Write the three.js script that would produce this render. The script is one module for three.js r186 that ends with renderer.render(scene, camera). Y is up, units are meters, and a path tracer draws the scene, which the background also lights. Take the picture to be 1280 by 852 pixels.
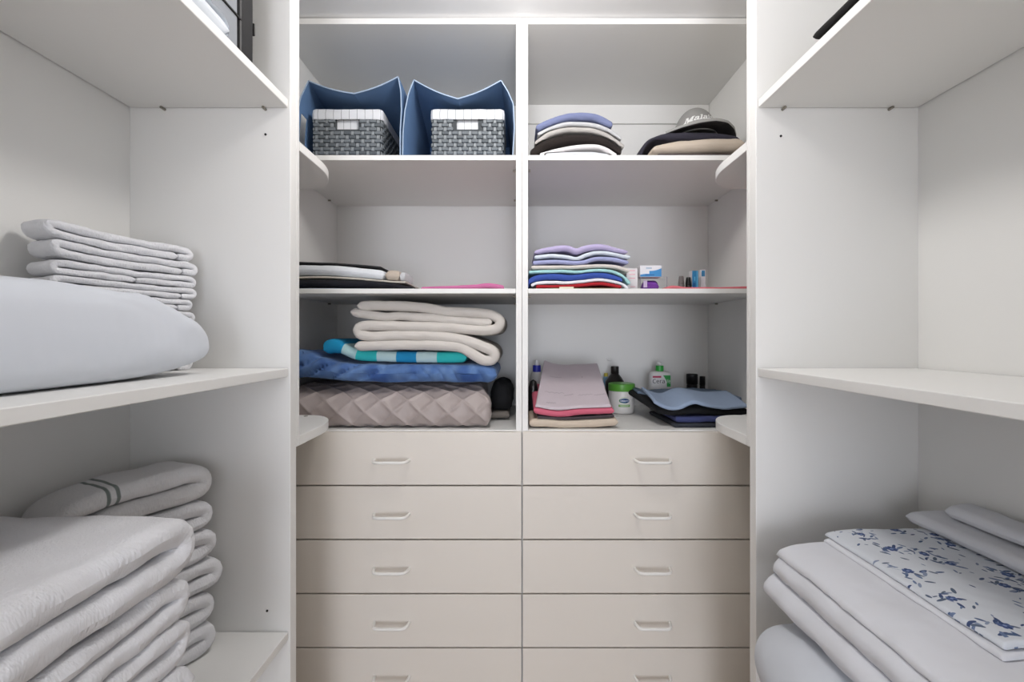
import * as THREE from 'three';
import { RoundedBoxGeometry } from 'three/addons/geometries/RoundedBoxGeometry.js';
import { ImprovedNoise } from 'three/addons/math/ImprovedNoise.js';
import * as BGU from 'three/addons/utils/BufferGeometryUtils.js';
import { RectAreaLightUniformsLib } from 'three/addons/lights/RectAreaLightUniformsLib.js';

// ---------------------------------------------------------------- camera, light, exposure
const EYE = 1.2;                       // camera height, metres
const FPX = 580;                       // focal length in pixels of the 1280x852 frame
const VX = 647, VY = 420;              // vanishing point in the photograph
const DM = 1.404;                      // metres from the camera to the front plane of the drawer cabinets
const S = DM / FPX;                    // metres per photograph pixel in that plane
const scene = new THREE.Scene();
const camera = new THREE.PerspectiveCamera(2 * Math.atan(426 / FPX) * 180 / Math.PI, 1280 / 852, 0.02, 30);
camera.position.set(0, EYE, 0);
camera.lookAt(0, EYE, -1);
camera.setViewOffset(1280, 852, 640 - VX, 426 - VY, 1280, 852);
scene.background = new THREE.Color(0x000000);

const renderer = new THREE.WebGLRenderer({ antialias: true });
renderer.toneMapping = THREE.LinearToneMapping;
renderer.toneMappingExposure = 0.93;
renderer.shadowMap.enabled = true;
RectAreaLightUniformsLib.init();
const CEIL = EYE + 398.5 * S;
const LAMP1 = { x: 0.02, y: CEIL - 0.085, z: -0.93, r: 0.1 };           // dome light out of view, placed to light the drawer cabinets
const dome = new THREE.PointLight(0xfffcfa, 1.25, 0, 2);
dome.position.set(LAMP1.x, LAMP1.y, LAMP1.z); dome.castShadow = true; dome.shadow.radius = 5; scene.add(dome);
const ZF = 3.6, FILL_PANE = { x: 0, y0: 0.06, y1: 1.94, w: 1.3 };           // glowing pane of an unseen door, added to fill the back shelves
const doorFill = new THREE.RectAreaLight(0xecf2ff, 8.4, FILL_PANE.w, FILL_PANE.y1 - FILL_PANE.y0);  // broad fill light added behind the camera for the back shelves
doorFill.position.set(FILL_PANE.x, (FILL_PANE.y0 + FILL_PANE.y1) / 2, ZF - 0.01); doorFill.lookAt(FILL_PANE.x, (FILL_PANE.y0 + FILL_PANE.y1) / 2, -1); doorFill.castShadow = true; scene.add(doorFill);

// ---------------------------------------------------------------- helpers
const noise = new ImprovedNoise();
const nz3 = (x, y, z) => noise.noise(x, y, z);
const fbm = (x, y, z) => nz3(x, y, z) + 0.5 * nz3(2.1 * x + 7, 2.1 * y, 2.1 * z) + 0.25 * nz3(4.3 * x, 4.3 * y + 3, 4.3 * z);
let seed = 12345;
const rnd = () => { seed = (seed * 1664525 + 1013904223) >>> 0; return seed / 4294967296; };
const X = (px, D = 1) => (px - VX) * D * S;
const Y = (py, D = 1) => EYE + (VY - py) * D * S;
const Z = D => -D * DM;
const H = v => EYE + v * S;            // height from pixels above the eye line in the cabinet plane

function mat(color, o = {}) {
  return new THREE.MeshPhysicalMaterial({ color, roughness: 0.6, metalness: 0, ...o });
}
function dataTex(n, f, rep, srgb) {
  const d = new Uint8Array(n * n * 4);
  for (let j = 0; j < n; j++) for (let i = 0; i < n; i++) {
    const v = f(i / n, j / n), k = 4 * (j * n + i);
    if (typeof v === 'number') { d[k] = d[k + 1] = d[k + 2] = v * 255; } else { d[k] = v[0]; d[k + 1] = v[1]; d[k + 2] = v[2]; }
    d[k + 3] = 255;
  }
  const t = new THREE.DataTexture(d, n, n);
  t.wrapS = t.wrapT = THREE.RepeatWrapping; t.magFilter = THREE.LinearFilter; t.minFilter = THREE.LinearMipmapLinearFilter;
  t.generateMipmaps = true; t.repeat.set(1 / rep, 1 / rep); if (srgb) t.colorSpace = THREE.SRGBColorSpace; t.needsUpdate = true;
  return t;
}
// tileable noise
const tile = (u, v, f, s) => {
  const a = (x, y) => nz3(x * f, y * f, s);
  const w = (t) => t * t * (3 - 2 * t), wu = w(u), wv = w(v);
  return a(u, v) * (1 - wu) * (1 - wv) + a(u - 1, v) * wu * (1 - wv) + a(u, v - 1) * (1 - wu) * wv + a(u - 1, v - 1) * wu * wv;
};
function canvasTex(w, h, draw, repU, repV) {
  const c = document.createElement('canvas'); c.width = w; c.height = h;
  const g = c.getContext('2d'); draw(g, w, h);
  const t = new THREE.CanvasTexture(c); t.colorSpace = THREE.SRGBColorSpace;
  t.wrapS = t.wrapT = THREE.RepeatWrapping; if (repU) t.repeat.set(1 / repU, 1 / repV);
  return t;
}
const terryBump = dataTex(256, (u, v) => 0.5 + 0.35 * tile(u, v, 28, 1.3) + 0.25 * tile(u, v, 60, 4.7), 0.10);
const clothBump = dataTex(256, (u, v) => 0.5 + 0.22 * Math.sin(u * 64 * Math.PI * 2) * Math.sin(v * 64 * Math.PI * 2) + 0.2 * tile(u, v, 20, 2.2), 0.08);
const wrinkleBump = dataTex(256, (u, v) => 0.5 + 0.5 * tile(u, v, 6, 2.2) + 0.22 * tile(u, v, 15, 9.1), 0.30);

const M = {
  white: mat(0xeeedea, { roughness: 0.45 }),
  drawer: mat(0xe9e2d8, { roughness: 0.45 }),   // cream laminate, white pulls
  handle: mat(0xf3f1ec, { roughness: 0.3 }),
  wall: mat(0xf1f0ed, { roughness: 0.9 }),
  ceiling: mat(0xf4f4f4, { roughness: 0.95 }),
  floor: mat(0xb8a086, { roughness: 0.5 }),
  dark: mat(0x131110, { roughness: 0.6 }),
  metal: mat(0x9c978c, { roughness: 0.35, metalness: 0.8 }),
  terry: mat(0xe2e2e5, { roughness: 1, sheen: 0.4, sheenRoughness: 0.8, bumpMap: terryBump, bumpScale: 0.0016 }),
  duvet: mat(0xdadee5, { roughness: 0.95, bumpMap: wrinkleBump, bumpScale: 0.002 }),
  sheet: mat(0xe3e4e9, { roughness: 0.9, bumpMap: wrinkleBump, bumpScale: 0.003 }),
};
const fab = (c, o = {}) => mat(c, { roughness: 0.95, bumpMap: clothBump, bumpScale: 0.0006, ...o });

const ORD = ['lowest', 'second', 'third', 'fourth', 'fifth', 'sixth', 'seventh', 'eighth', 'ninth', 'tenth'];
const names = {};
function numbered(n) { names[n] = (names[n] ?? -1) + 1; return names[n] ? n + '_' + String(names[n]).padStart(3, '0') : n; }
const things = [];
function tag(o, label, category, group) {
  o.userData.label = label; o.userData.category = category; if (group) o.userData.group = group;
  return o;
}
function thing(name, label, category, group) {          // group thing, parts modelled in world metres
  const g = new THREE.Group(); g.name = numbered(name); tag(g, label, category, group); scene.add(g); things.push(g);
  return g;
}
function part(parent, name, geo, m) {
  const o = new THREE.Mesh(geo, m); o.name = name; o.castShadow = o.receiveShadow = true; parent.add(o); return o;
}
function solo(name, geo, m, label, category, group) {   // a thing that is one mesh
  const o = new THREE.Mesh(geo, m); o.name = numbered(name); o.castShadow = o.receiveShadow = true;
  tag(o, label, category, group); scene.add(o); things.push(o); return o;
}
function struct(name, geo, m) {
  const o = new THREE.Mesh(geo, m); o.name = name; o.userData.kind = 'structure'; o.castShadow = o.receiveShadow = true; scene.add(o); return o;
}
function box(x0, x1, y0, y1, z0, z1, r = 0.0012) {
  const w = Math.abs(x1 - x0), h = Math.abs(y1 - y0), d = Math.abs(z1 - z0);
  const g = r > 0 ? new RoundedBoxGeometry(w, h, d, 1, Math.min(r, w / 3, h / 3, d / 3)) : new THREE.BoxGeometry(w, h, d);
  g.translate((x0 + x1) / 2, (y0 + y1) / 2, (z0 + z1) / 2); return g;
}
function cyl(r0, r1, h, x, y, z, seg = 24) { const g = new THREE.CylinderGeometry(r1, r0, h, seg); g.translate(x, y + h / 2, z); return g; }
function lathe(pts, x, y, z, seg = 32) { const g = new THREE.LatheGeometry(pts.map(p => new THREE.Vector2(...p)), seg); g.translate(x, y, z); return g; }
const merge = l => BGU.mergeGeometries(l.map(g => g.index ? g.toNonIndexed() : g), false);

// grid surface -> indexed geometry
function gridGeo(rows, cols, pos, uvf, closed = false) {
  const p = [], uv = [], idx = [];
  for (let j = 0; j < rows; j++) for (let i = 0; i < cols; i++) { p.push(...pos(i, j)); uv.push(...uvf(i, j)); }
  const nc = closed ? cols : cols - 1;
  for (let j = 0; j < rows - 1; j++) for (let i = 0; i < nc; i++) {
    const i1 = (i + 1) % cols, a = j * cols + i, b = j * cols + i1, c = (j + 1) * cols + i, d = (j + 1) * cols + i1;
    idx.push(a, b, c, b, d, c);
  }
  const g = new THREE.BufferGeometry();
  g.setAttribute('position', new THREE.Float32BufferAttribute(p, 3));
  g.setAttribute('uv', new THREE.Float32BufferAttribute(uv, 2));
  g.setIndex(idx); g.computeVertexNormals(); return g;
}
// a strip of cloth of thickness t following a path in the xy plane, swept from z = 0 to z = -w, all edges rounded
function fold(path, t, w, o = {}) {
  const n = o.n ?? Math.max(24, path.length * 9);
  const curve = new THREE.CatmullRomCurve3(path.map(p => new THREE.Vector3(p[0], p[1], 0)), false, 'centripetal');
  const len = curve.getLength(), pts = curve.getSpacedPoints(n);
  const tf = typeof t === 'function' ? t : () => t;
  const t0 = tf(0.5), er = o.er ?? t0 / 2;
  const P = [], N = [], A = [];
  const cap = Math.min(t0 / 2, len / 4), ss = [];
  for (let k = 0; k <= 4; k++) ss.push(cap * (1 - Math.cos(k / 4 * Math.PI / 2)));
  const mid = n; for (let k = 1; k < mid; k++) ss.push(cap + (len - 2 * cap) * k / mid);
  for (let k = 4; k >= 0; k--) ss.push(len - cap * (1 - Math.cos(k / 4 * Math.PI / 2)));
  for (const s of ss) {
    const u = s / len, p = curve.getPointAt(Math.min(1, u)), q = curve.getTangentAt(Math.min(1, u));
    const d = Math.min(s, len - s), c = d < cap ? Math.sqrt(Math.max(0, 1 - ((cap - d) / cap) ** 2)) : 1;
    P.push(p); N.push([-q.y, q.x]); A.push([tf(u) / 2 * c, s]);
  }
  const rings = []; const K = 6;
  for (let k = 0; k <= K; k++) { const th = k / K * Math.PI / 2; rings.push([-er * (1 - Math.cos(th)), Math.sin(th)]); }
  const nzr = o.nz ?? 10;
  for (let k = 1; k < nzr; k++) rings.push([-er - (w - 2 * er) * k / nzr, 1]);
  for (let k = K; k >= 0; k--) { const th = k / K * Math.PI / 2; rings.push([-w + er * (1 - Math.cos(th)), Math.sin(th)]); }
  const m = P.length, cols = 2 * m;
  const amp = o.amp ?? 0.0015, fr = o.freq ?? 14, off = o.seed ?? (rnd() * 50);
  return gridGeo(rings.length, cols, (i, j) => {
    const top = i < m, k = top ? i : cols - 1 - i, [z, sc] = rings[j];
    const h = A[k][0] * sc * (top ? 1 : -1);
    let x = P[k].x + N[k][0] * h, y = P[k].y + N[k][1] * h, zz = z;
    const a = fbm(x * fr + off, y * fr * 1.7 + off, z * fr) * amp, b = fbm(x * fr + off + 31, y * fr, z * fr + 9) * amp;
    x += a * 0.8; y += b; zz += (j < rings.length / 2 ? fbm(x * fr + off + 11, y * fr * 2.5 + 3, off) : 0) * amp * 1.2;
    if (o.d) [x, y, zz] = o.d(x, y, zz, A[k][1], top);
    return [x, y, zz];
  }, (i, j) => { const top = i < m, k = top ? i : cols - 1 - i; return [A[k][1], rings[j][0] + (top ? 0 : 0.37)]; }, true);
}
function turn(g, ang, x, y, z) { g.rotateY(ang); g.translate(x, y, z); return g; }
// soft cushion: superellipsoid with noise
function cushion(w, h, d, o = {}) {
  const nu = o.nu ?? 56, nv = o.nv ?? 30, e1 = o.e1 ?? 0.55, e2 = o.e2 ?? 0.45, off = o.seed ?? 3.3, amp = o.amp ?? 0.006, fr = o.freq ?? 7;
  const pw = (v, e) => Math.sign(v) * Math.pow(Math.abs(v), e);
  return gridGeo(nv + 1, nu, (i, j) => {
    const a = i / nu * Math.PI * 2, b = (j / nv - 0.5) * Math.PI;
    let x = w / 2 * pw(Math.cos(b), e1) * pw(Math.cos(a), e2), z = -d / 2 * pw(Math.cos(b), e1) * pw(Math.sin(a), e2), y = h / 2 * pw(Math.sin(b), o.e3 ?? 0.9);
    const k = fbm(x * fr + off, y * fr, z * fr + off) * amp; y += k * (y > 0 ? 1 : 0.2); x += k * 0.6;
    if (o.d) [x, y, z] = o.d(x, y, z);
    return [x, y, z];
  }, (i, j) => { const a = i / nu * Math.PI * 2, b = (j / nv - 0.5) * Math.PI; return [w / 2 * pw(Math.cos(b), e1) * pw(Math.cos(a), e2) + h * b / 3, d / 2 * pw(Math.cos(b), e1) * pw(Math.sin(a), e2)]; }, true);
}
// thin bent sheet with thickness; skip(u, v) leaves a hole
function sheet(nu, nv, f, th, skip) {
  const pt = (u, v) => new THREE.Vector3(...f(u, v));
  const nrm = (u, v) => {
    const e = 0.004, a = pt(Math.min(1, u + e), v).sub(pt(Math.max(0, u - e), v)), b = pt(u, Math.min(1, v + e)).sub(pt(u, Math.max(0, v - e)));
    return a.cross(b).normalize();
  };
  const p = [], uv = [], idx = [];
  const q = (a, b, c, d, ua) => { const k = p.length / 3; for (const v of [a, b, c, d]) p.push(v.x, v.y, v.z); for (const w of ua) uv.push(...w); idx.push(k, k + 1, k + 2, k, k + 2, k + 3); };
  const F = [], B = [];
  for (let j = 0; j <= nv; j++) { F.push([]); B.push([]); for (let i = 0; i <= nu; i++) { const c = pt(i / nu, j / nv), n = nrm(i / nu, j / nv); F[j].push(c.clone().addScaledVector(n, th / 2)); B[j].push(c.clone().addScaledVector(n, -th / 2)); } }
  const on = (i, j) => i >= 0 && j >= 0 && i < nu && j < nv && !(skip && skip((i + 0.5) / nu, (j + 0.5) / nv));
  for (let j = 0; j < nv; j++) for (let i = 0; i < nu; i++) {
    if (!on(i, j)) continue;
    const U = [[i / nu, j / nv], [(i + 1) / nu, j / nv], [(i + 1) / nu, (j + 1) / nv], [i / nu, (j + 1) / nv]];
    q(F[j][i], F[j][i + 1], F[j + 1][i + 1], F[j + 1][i], U);
    q(B[j + 1][i], B[j + 1][i + 1], B[j][i + 1], B[j][i], U);
    if (!on(i, j - 1)) q(B[j][i], B[j][i + 1], F[j][i + 1], F[j][i], U);
    if (!on(i, j + 1)) q(F[j + 1][i], F[j + 1][i + 1], B[j + 1][i + 1], B[j + 1][i], U);
    if (!on(i - 1, j)) q(F[j][i], F[j + 1][i], B[j + 1][i], B[j][i], U);
    if (!on(i + 1, j)) q(B[j][i + 1], B[j + 1][i + 1], F[j + 1][i + 1], F[j][i + 1], U);
  }
  const g = new THREE.BufferGeometry();
  g.setAttribute('position', new THREE.Float32BufferAttribute(p, 3)); g.setAttribute('uv', new THREE.Float32BufferAttribute(uv, 2)); g.setIndex(idx);
  g.computeVertexNormals(); return g;
}
const lerp = (a, b, t) => a + (b - a) * t;
function along(list, t) { const k = Math.min(list.length - 2, Math.floor(t * (list.length - 1))), f = t * (list.length - 1) - k; return list[k].map((v, i) => lerp(v, list[k + 1][i], f)); }

// let the pieces of a pile rest on one another: a lower surface that would cut into what lies below is pushed up onto it
function settle(list, o) {
  const c = 0.004, top = new Map(), lim = o.lim ?? 0.009, key = (i, k) => i * 100003 + k;
  for (const obj of list) {
    const ms = obj.isMesh ? [obj] : obj.children;
    for (const m of ms) {
      const p = m.geometry.attributes.position;
      for (let n = 0; n < p.count; n++) {
        let x = p.getX(n), y = p.getY(n); const z = p.getZ(n);
        if (o.xmin !== undefined) x = Math.max(x, o.xmin); if (o.xmax !== undefined) x = Math.min(x, o.xmax);
        let g = o.y + 0.0005; const i = Math.round(x / c), k = Math.round(z / c);
        if (y < g) y = g;
        let h = -9; for (let a = -1; a <= 1; a++) for (let b = -1; b <= 1; b++) { const v = top.get(key(i + a, k + b)); if (v !== undefined && v > h) h = v; }
        if (y < h + 0.0008 && h - y < lim) y = h + 0.0008;
        p.setXYZ(n, x, y, z);
      }
      if (m.geometry.index) m.geometry.computeVertexNormals();
    }
    for (const m of ms) {
      const p = m.geometry.attributes.position, ix = m.geometry.index, nt = ix ? ix.count : p.count;
      const A = new THREE.Vector3(), B = new THREE.Vector3(), C = new THREE.Vector3();
      for (let t = 0; t < nt; t += 3) {
        const q = n => ix ? ix.getX(t + n) : t + n;
        A.fromBufferAttribute(p, q(0)); B.fromBufferAttribute(p, q(1)); C.fromBufferAttribute(p, q(2));
        const d = Math.max(Math.hypot(A.x - B.x, A.z - B.z), Math.hypot(A.x - C.x, A.z - C.z), Math.hypot(B.x - C.x, B.z - C.z)), s = Math.max(1, Math.ceil(d / (c * 0.8)));
        for (let a = 0; a <= s; a++) for (let b = 0; b <= s - a; b++) {
          const u = a / s, v = b / s, w = 1 - u - v, x = A.x * w + B.x * u + C.x * v, y = A.y * w + B.y * u + C.y * v, z = A.z * w + B.z * u + C.z * v;
          const kk = key(Math.round(x / c), Math.round(z / c)), e = top.get(kk); if (e === undefined || y > e) top.set(kk, y);
        }
      }
    }
  }
}
const since = n => things.slice(n);
// ---------------------------------------------------------------- room shell
const XL = -361 * S, XR = 373 * S;               // inner faces of the side units' back panels
const WL = XL - 0.018, WR = XR + 0.018, ZB = Z(1.355) - 0.018;
struct('wall_left', box(WL - 0.1, WL, 0, CEIL, ZB - 0.1, ZF, 0), M.wall);
struct('wall_right', box(WR, WR + 0.1, 0, CEIL, ZB - 0.1, ZF, 0), M.wall);
struct('wall_back', box(WL - 0.1, WR + 0.1, 0, CEIL, ZB - 0.1, ZB, 0), M.wall);
struct('floor', box(WL - 0.1, WR + 0.1, -0.1, 0, ZB - 0.1, ZF + 0.1, 0), M.floor);
struct('ceiling', box(WL - 0.1, WR + 0.1, CEIL, CEIL + 0.1, ZB - 0.1, ZF + 0.1, 0), M.ceiling);
{ // wall out of view behind the camera, with the added glowing door
  const a = -0.75, b = 0.75, h = 2.05, z0 = ZF + 0.01, z1 = ZF + 0.05, g0 = FILL_PANE.x - FILL_PANE.w / 2, g1 = FILL_PANE.x + FILL_PANE.w / 2;
  struct('wall_front', merge([box(WL - 0.1, a, 0, CEIL, ZF, ZF + 0.1, 0), box(b, WR + 0.1, 0, CEIL, ZF, ZF + 0.1, 0), box(a, b, h, CEIL, ZF, ZF + 0.1, 0)]), M.wall);
  const d = struct('added_door_1', merge([box(a + 0.003, g0, 0.005, h - 0.003, z0, z1, 0.002), box(g1, b - 0.003, 0.005, h - 0.003, z0, z1, 0.002), box(g0, g1, 0.005, FILL_PANE.y0, z0, z1, 0.002), box(g0, g1, FILL_PANE.y1, h - 0.003, z0, z1, 0.002)]), M.white);
  part(d, 'added_glow_pane', box(g0, g1, FILL_PANE.y0, FILL_PANE.y1, z0 + 0.012, z0 + 0.02, 0), mat(0xffffff, { roughness: 0.6, emissive: 0xecf2ff, emissiveIntensity: 1.0 }));  // added pane, glows to match the fill light before it
  part(d, 'door_handle', merge([cyl(0.02, 0.02, 0.01, 0, 0, 0).rotateX(Math.PI / 2).translate(0.70, 1.0, ZF + 0.01), box(0.61, 0.705, 0.992, 1.008, ZF - 0.05, ZF - 0.035, 0.004), box(0.692, 0.708, 0.992, 1.008, ZF - 0.05, ZF, 0.003)]), M.metal);
}
{
  const L = thing('unseen_ceiling_light', 'round white dome ceiling light out of view, placed to light the drawer cabinets', 'light'), { x, z, r } = LAMP1;
  part(L, 'base_plate', cyl(r + 0.012, r + 0.012, 0.02, x, CEIL - 0.02, z, 40), M.white);
  const dg = new THREE.SphereGeometry(r, 40, 16, 0, Math.PI * 2, Math.PI / 2, Math.PI / 2); dg.scale(1, 0.95, 1); dg.translate(x, CEIL - 0.021, z);
  part(L, 'glass_dome', dg, mat(0xffffff, { emissive: 0xfff6ee, emissiveIntensity: 1.0 }));
}

// ---------------------------------------------------------------- side shelving units
const DE = 0.745, DA = 0.765, DB = 0.776;        // end panel near face, its far face, far face of the corner panel
const XFL = -211.6 * S, XFR = 222 * S, ZN = 0.35;
const pinGeo = new THREE.CylinderGeometry(0.003, 0.003, 0.012, 10).rotateX(Math.PI / 2);
function pins(unit, list) { for (const [x, y, z] of list) { const g = pinGeo.clone(); g.translate(x, y, z); part(unit, 'shelf_pin', g, M.metal); } }
const holeGeo = new THREE.CylinderGeometry(0.0026, 0.0026, 0.002, 12).rotateX(Math.PI / 2);
function holes(unit, list) { for (const [x, y, z] of list) { const g = holeGeo.clone(); g.translate(x, y, z); part(unit, 'pin_hole', g, M.dark); } }
function sideUnit(side, heights, label) {
  const u = thing('shelving_unit', label, 'shelves', 'open shelving units along the side walls');
  const xb = side < 0 ? XL : XR, xf = side < 0 ? XFL : XFR, th = 0.018;
  part(u, 'back_panel', box(xb, xb + side * 0.0175, 0.002, CEIL - 0.002, Z(DE), ZN, 0), M.white);
  part(u, 'end_panel', box(xb + side * 0.0175, xf, 0.002, CEIL - 0.001, Z(DA), Z(DE) - 0.0002, 0.0015), M.white);
  part(u, 'end_panel', box(xb + side * 0.0175, xf, 0.002, CEIL - 0.001, ZN + 0.001, ZN + 0.025, 0.0015), M.white);
  for (const top of heights) {
    part(u, 'shelf', box(xb - side * 0.003, xf + side * 0.004, H(top) - 0.019, H(top), Z(DE) + 0.0012, ZN - 0.001, 0.0018), M.white);
  }
  const e = Z(DE) + 0.006, yt = H(heights[0]) - 0.019 - 0.003;
  const px = side < 0 ? [206, 332] : [978, 1111];
  pins(u, px.map(p => [X(p, DE), yt, e]));
  holes(u, side < 0 ? [[X(332, DE), Y(168, DE), Z(DE) + 0.0002], [X(334, DE), Y(763, DE), Z(DE) + 0.0002]] : [[X(976, DE), Y(170, DE), Z(DE) + 0.0002]]);
  return u;
}
sideUnit(-1, [220, -29.8, -274.6, -455], 'white open shelving unit holding the fluffy towels and washcloths');
sideUnit(1, [220, -29.8, -300, -455], 'white open shelving unit holding the folded sheets with blue flowers');

// rounded corner shelves beyond the end panels
function cornerUnit(side, label) {
  const u = thing('corner_shelf', label, 'shelf', 'rounded corner shelves beside the drawer cabinets');
  const xb = side < 0 ? XL : XR, xf = side < 0 ? XFL : XFR;
  const z0 = Z(DB) - 0.0005, z1 = Z(0.98), rz = 0.17, rx = 0.105;
  part(u, 'side_panel', box(xb, xf, H(-106), CEIL - 0.001, Z(DB), Z(DA) - 0.0003, 0.0015), M.white);
  for (const [yb, yt] of [[-106, -96.4], [180, 189]]) {
    const s = new THREE.Shape();               // shape in (x, -z), extruded upward
    s.moveTo(xb, -z0); s.lineTo(xf, -z0); s.lineTo(xf, -z1 - rz);
    for (let k = 1; k <= 16; k++) { const a = k / 16 * Math.PI / 2; s.lineTo(xf + side * rx * (1 - Math.cos(a)), -z1 - rz + rz * Math.sin(a)); }
    s.lineTo(xb, -z1); s.closePath();
    const g = new THREE.ExtrudeGeometry(s, { depth: (yt - yb) * S - 0.002, bevelEnabled: true, bevelThickness: 0.001, bevelSize: 0.001, bevelOffset: -0.001, bevelSegments: 1 });
    g.rotateX(-Math.PI / 2); g.translate(0, H(yb) + 0.001, 0);
    part(u, 'shelf', g, M.white);
  }
  return u;
}
const cl = cornerUnit(-1, 'white rounded corner shelf beside the woven baskets');
part(cl, 'screw', cyl(0.006, 0.006, 0.001, X(378, 0.95), H(-96.4), Z(0.965), 14), M.metal);
cornerUnit(1, 'white rounded corner shelf beside the folded blue shirts');

// ---------------------------------------------------------------- drawer cabinets at the back
const TP = 0.018, ZC = Z(1), ZCB = Z(1.355);
const handleCurve = new THREE.CatmullRomCurve3([[-0.052, 0, 0], [-0.0505, 0, 0.012], [-0.046, 0, 0.027], [-0.038, 0, 0.033], [0, 0, 0.034], [0.038, 0, 0.033], [0.046, 0, 0.027], [0.0505, 0, 0.012], [0.052, 0, 0]].map(p => new THREE.Vector3(...p)), false, 'centripetal');
const handleGeo = new THREE.TubeGeometry(handleCurve, 40, 0.0045, 8);
function cabinet(xa, xb, label, right) {
  const u = thing('drawer_cabinet', label, 'cabinet', 'tall drawer cabinets with open shelves');
  const yTop = H(398) - 0.001, iT = H(390), yC = H(-117);
  part(u, 'side_panel', box(xa, xa + TP, 0.08, yTop, ZCB, ZC), M.white);
  part(u, 'side_panel', box(xb - TP, xb, 0.08, yTop, ZCB, ZC), M.white);
  part(u, 'top_panel', box(xa + TP + 0.0003, xb - TP - 0.0003, iT, yTop, ZCB, ZC), M.white);
  part(u, 'back_panel', box(xa, xb, 0.08, yTop, ZCB - 0.012, ZCB - 0.0003, 0), M.white);
  part(u, 'counter', box(xa + TP + 0.0003, xb - TP - 0.0003, yC - TP, yC, ZCB, ZC), M.white);
  for (const [t, b] of [[59.5, 53.5], [226.5, 220]]) part(u, 'shelf', box(xa + TP + 0.0005, xb - TP - 0.0005, H(b), H(t), ZCB + 0.001, ZC - 0.001), M.white);
  part(u, 'plinth', box(xa, xb, 0, 0.0795, ZCB, ZC - 0.05), M.white);
  const d0 = H(-118.5), pitch = 67.55 * 0.987 * S;
  for (let k = 0; k < 5; k++) {
    const y1 = d0 - k * pitch, y0 = y1 - pitch + 0.0045;
    const d = part(u, 'drawer', box(xa + 0.0018, xb - 0.0018, y0, y1, ZC + 0.0008, ZC + 0.0188, 0.0012), M.drawer);
    const hg = handleGeo.clone(); hg.translate(X(right ? 815 : 490, 0.987), y1 - (576 - 541.5) * 0.987 * S, ZC + 0.0188);
    part(d, 'handle', hg, M.handle);
  }
  const pz = [1.06, 1.29].map(Z), out = right ? xb - TP - 0.004 : xa + TP + 0.004, inn = right ? xa + TP + 0.004 : xb - TP - 0.004;
  for (const yy of [H(220) - 0.0032, H(53.5) - 0.0032]) for (const z of pz) for (const x of [out, inn]) part(u, 'shelf_pin', new THREE.CylinderGeometry(0.003, 0.003, 0.012, 10).rotateZ(Math.PI / 2).translate(x, yy, z), M.metal);
  if (right) part(u, 'back_rail', box(xa + TP + 0.001, xb - TP - 0.001, H(358), iT - 0.0005, ZCB + 0.0003, ZCB + 0.012), M.white);
  return u;
}
const XM = 5.5 * S;
const INL = { xmin: -313 * S + TP + 0.0015, xmax: XM - TP - 0.0015 }, INR = { xmin: XM + TP + 0.0015, xmax: 330 * S - TP - 0.0015 };
cabinet(-313 * S, XM - 0.0003, 'white drawer cabinet with the woven baskets and quilt on its shelves', false);
cabinet(XM + 0.0003, 330 * S, 'white drawer cabinet with folded shirts and lotion on its shelves', true);

// ---------------------------------------------------------------- garments on the back shelves
// path given in photograph pixels of the plane at depth D, thickness in the same pixels
function garmentGeo(pts, t, D, depth, o = {}) {
  const path = pts.map(([px, py]) => [X(px, D), Y(py, D)]);
  const tt = typeof t === 'function' ? (u => t(u) * D * S) : t * D * S;
  const g = fold(path, tt, depth, { amp: o.amp ?? 0.0012, freq: o.freq ?? 16, er: o.er, n: o.n, nz: o.nz, d: (o.rise || o.d) ? (x, y, z, s, top) => { if (o.d) [x, y, z] = o.d(x, y, z, s, top); return [x, y + (o.rise ?? 0) * S * Math.pow(Math.min(1, Math.max(0, -z / depth)), o.pw ?? 1), z]; } : undefined });
  g.translate(0, 0, Z(D)); return g;
}
function garment(name, label, cat, group, m, pts, t, D, depth, o) { return solo(name, garmentGeo(pts, t, D, depth, o), m, label, cat, group); }

{ // arched pile of sweaters, upper shelf
  const G = 'sweaters in the arched pile', D = 1.02, w = 0.27, n0 = things.length;
  garment('folded_sweater', 'pale grey folded sweater at the very bottom of the arched pile', 'sweater', G, fab(0xc6c9cd), [[682, 194], [705, 192.8], [738, 192.5], [762, 195]], 7.5, D, w);
  garment('folded_sweater', 'white folded sweater below the dark brown one in the arched pile', 'sweater', G, fab(0xdedada), [[675, 193.5], [690, 189], [708, 184.8], [735, 182.3], [752, 183.6], [771, 194]], 5.5, D, w);
  garment('folded_sweater', 'black and dark brown folded sweater in the arched pile', 'sweater', G, fab(0x1d1512), [[664, 193], [680, 181], [700, 174.2], [722, 172.2], [748, 174.2], [765, 182], [776, 192]], 11.5, D, w);
  garment('folded_sweater', 'warm grey folded sweater resting on the dark brown sweater', 'sweater', G, fab(0xaeaaa6), [[669, 180], [685, 167.6], [703, 162.3], [722, 161.3], [745, 163.6], [762, 170.5], [780, 184]], 6.5, D, w);
  garment('folded_sweater', 'light grey folded sweater under the blue one in the arched pile', 'sweater', G, fab(0xb9babc), [[672, 168], [688, 160.2], [705, 154.7], [722, 153.8], [745, 156.2], [762, 163], [777, 173.5]], 5.5, D, w);
  garment('folded_sweater', 'blue folded sweater on top of the arched pile', 'sweater', G, fab(0x70789a), [[670, 160.5], [688, 151.8], [705, 146], [722, 143.8], [745, 145.8], [757, 151.2], [765.5, 157]], 9.5, D, w, { amp: 0.002 });
  settle(since(n0), { y: H(226.5), lim: 0.016, ...INR });
}
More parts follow.
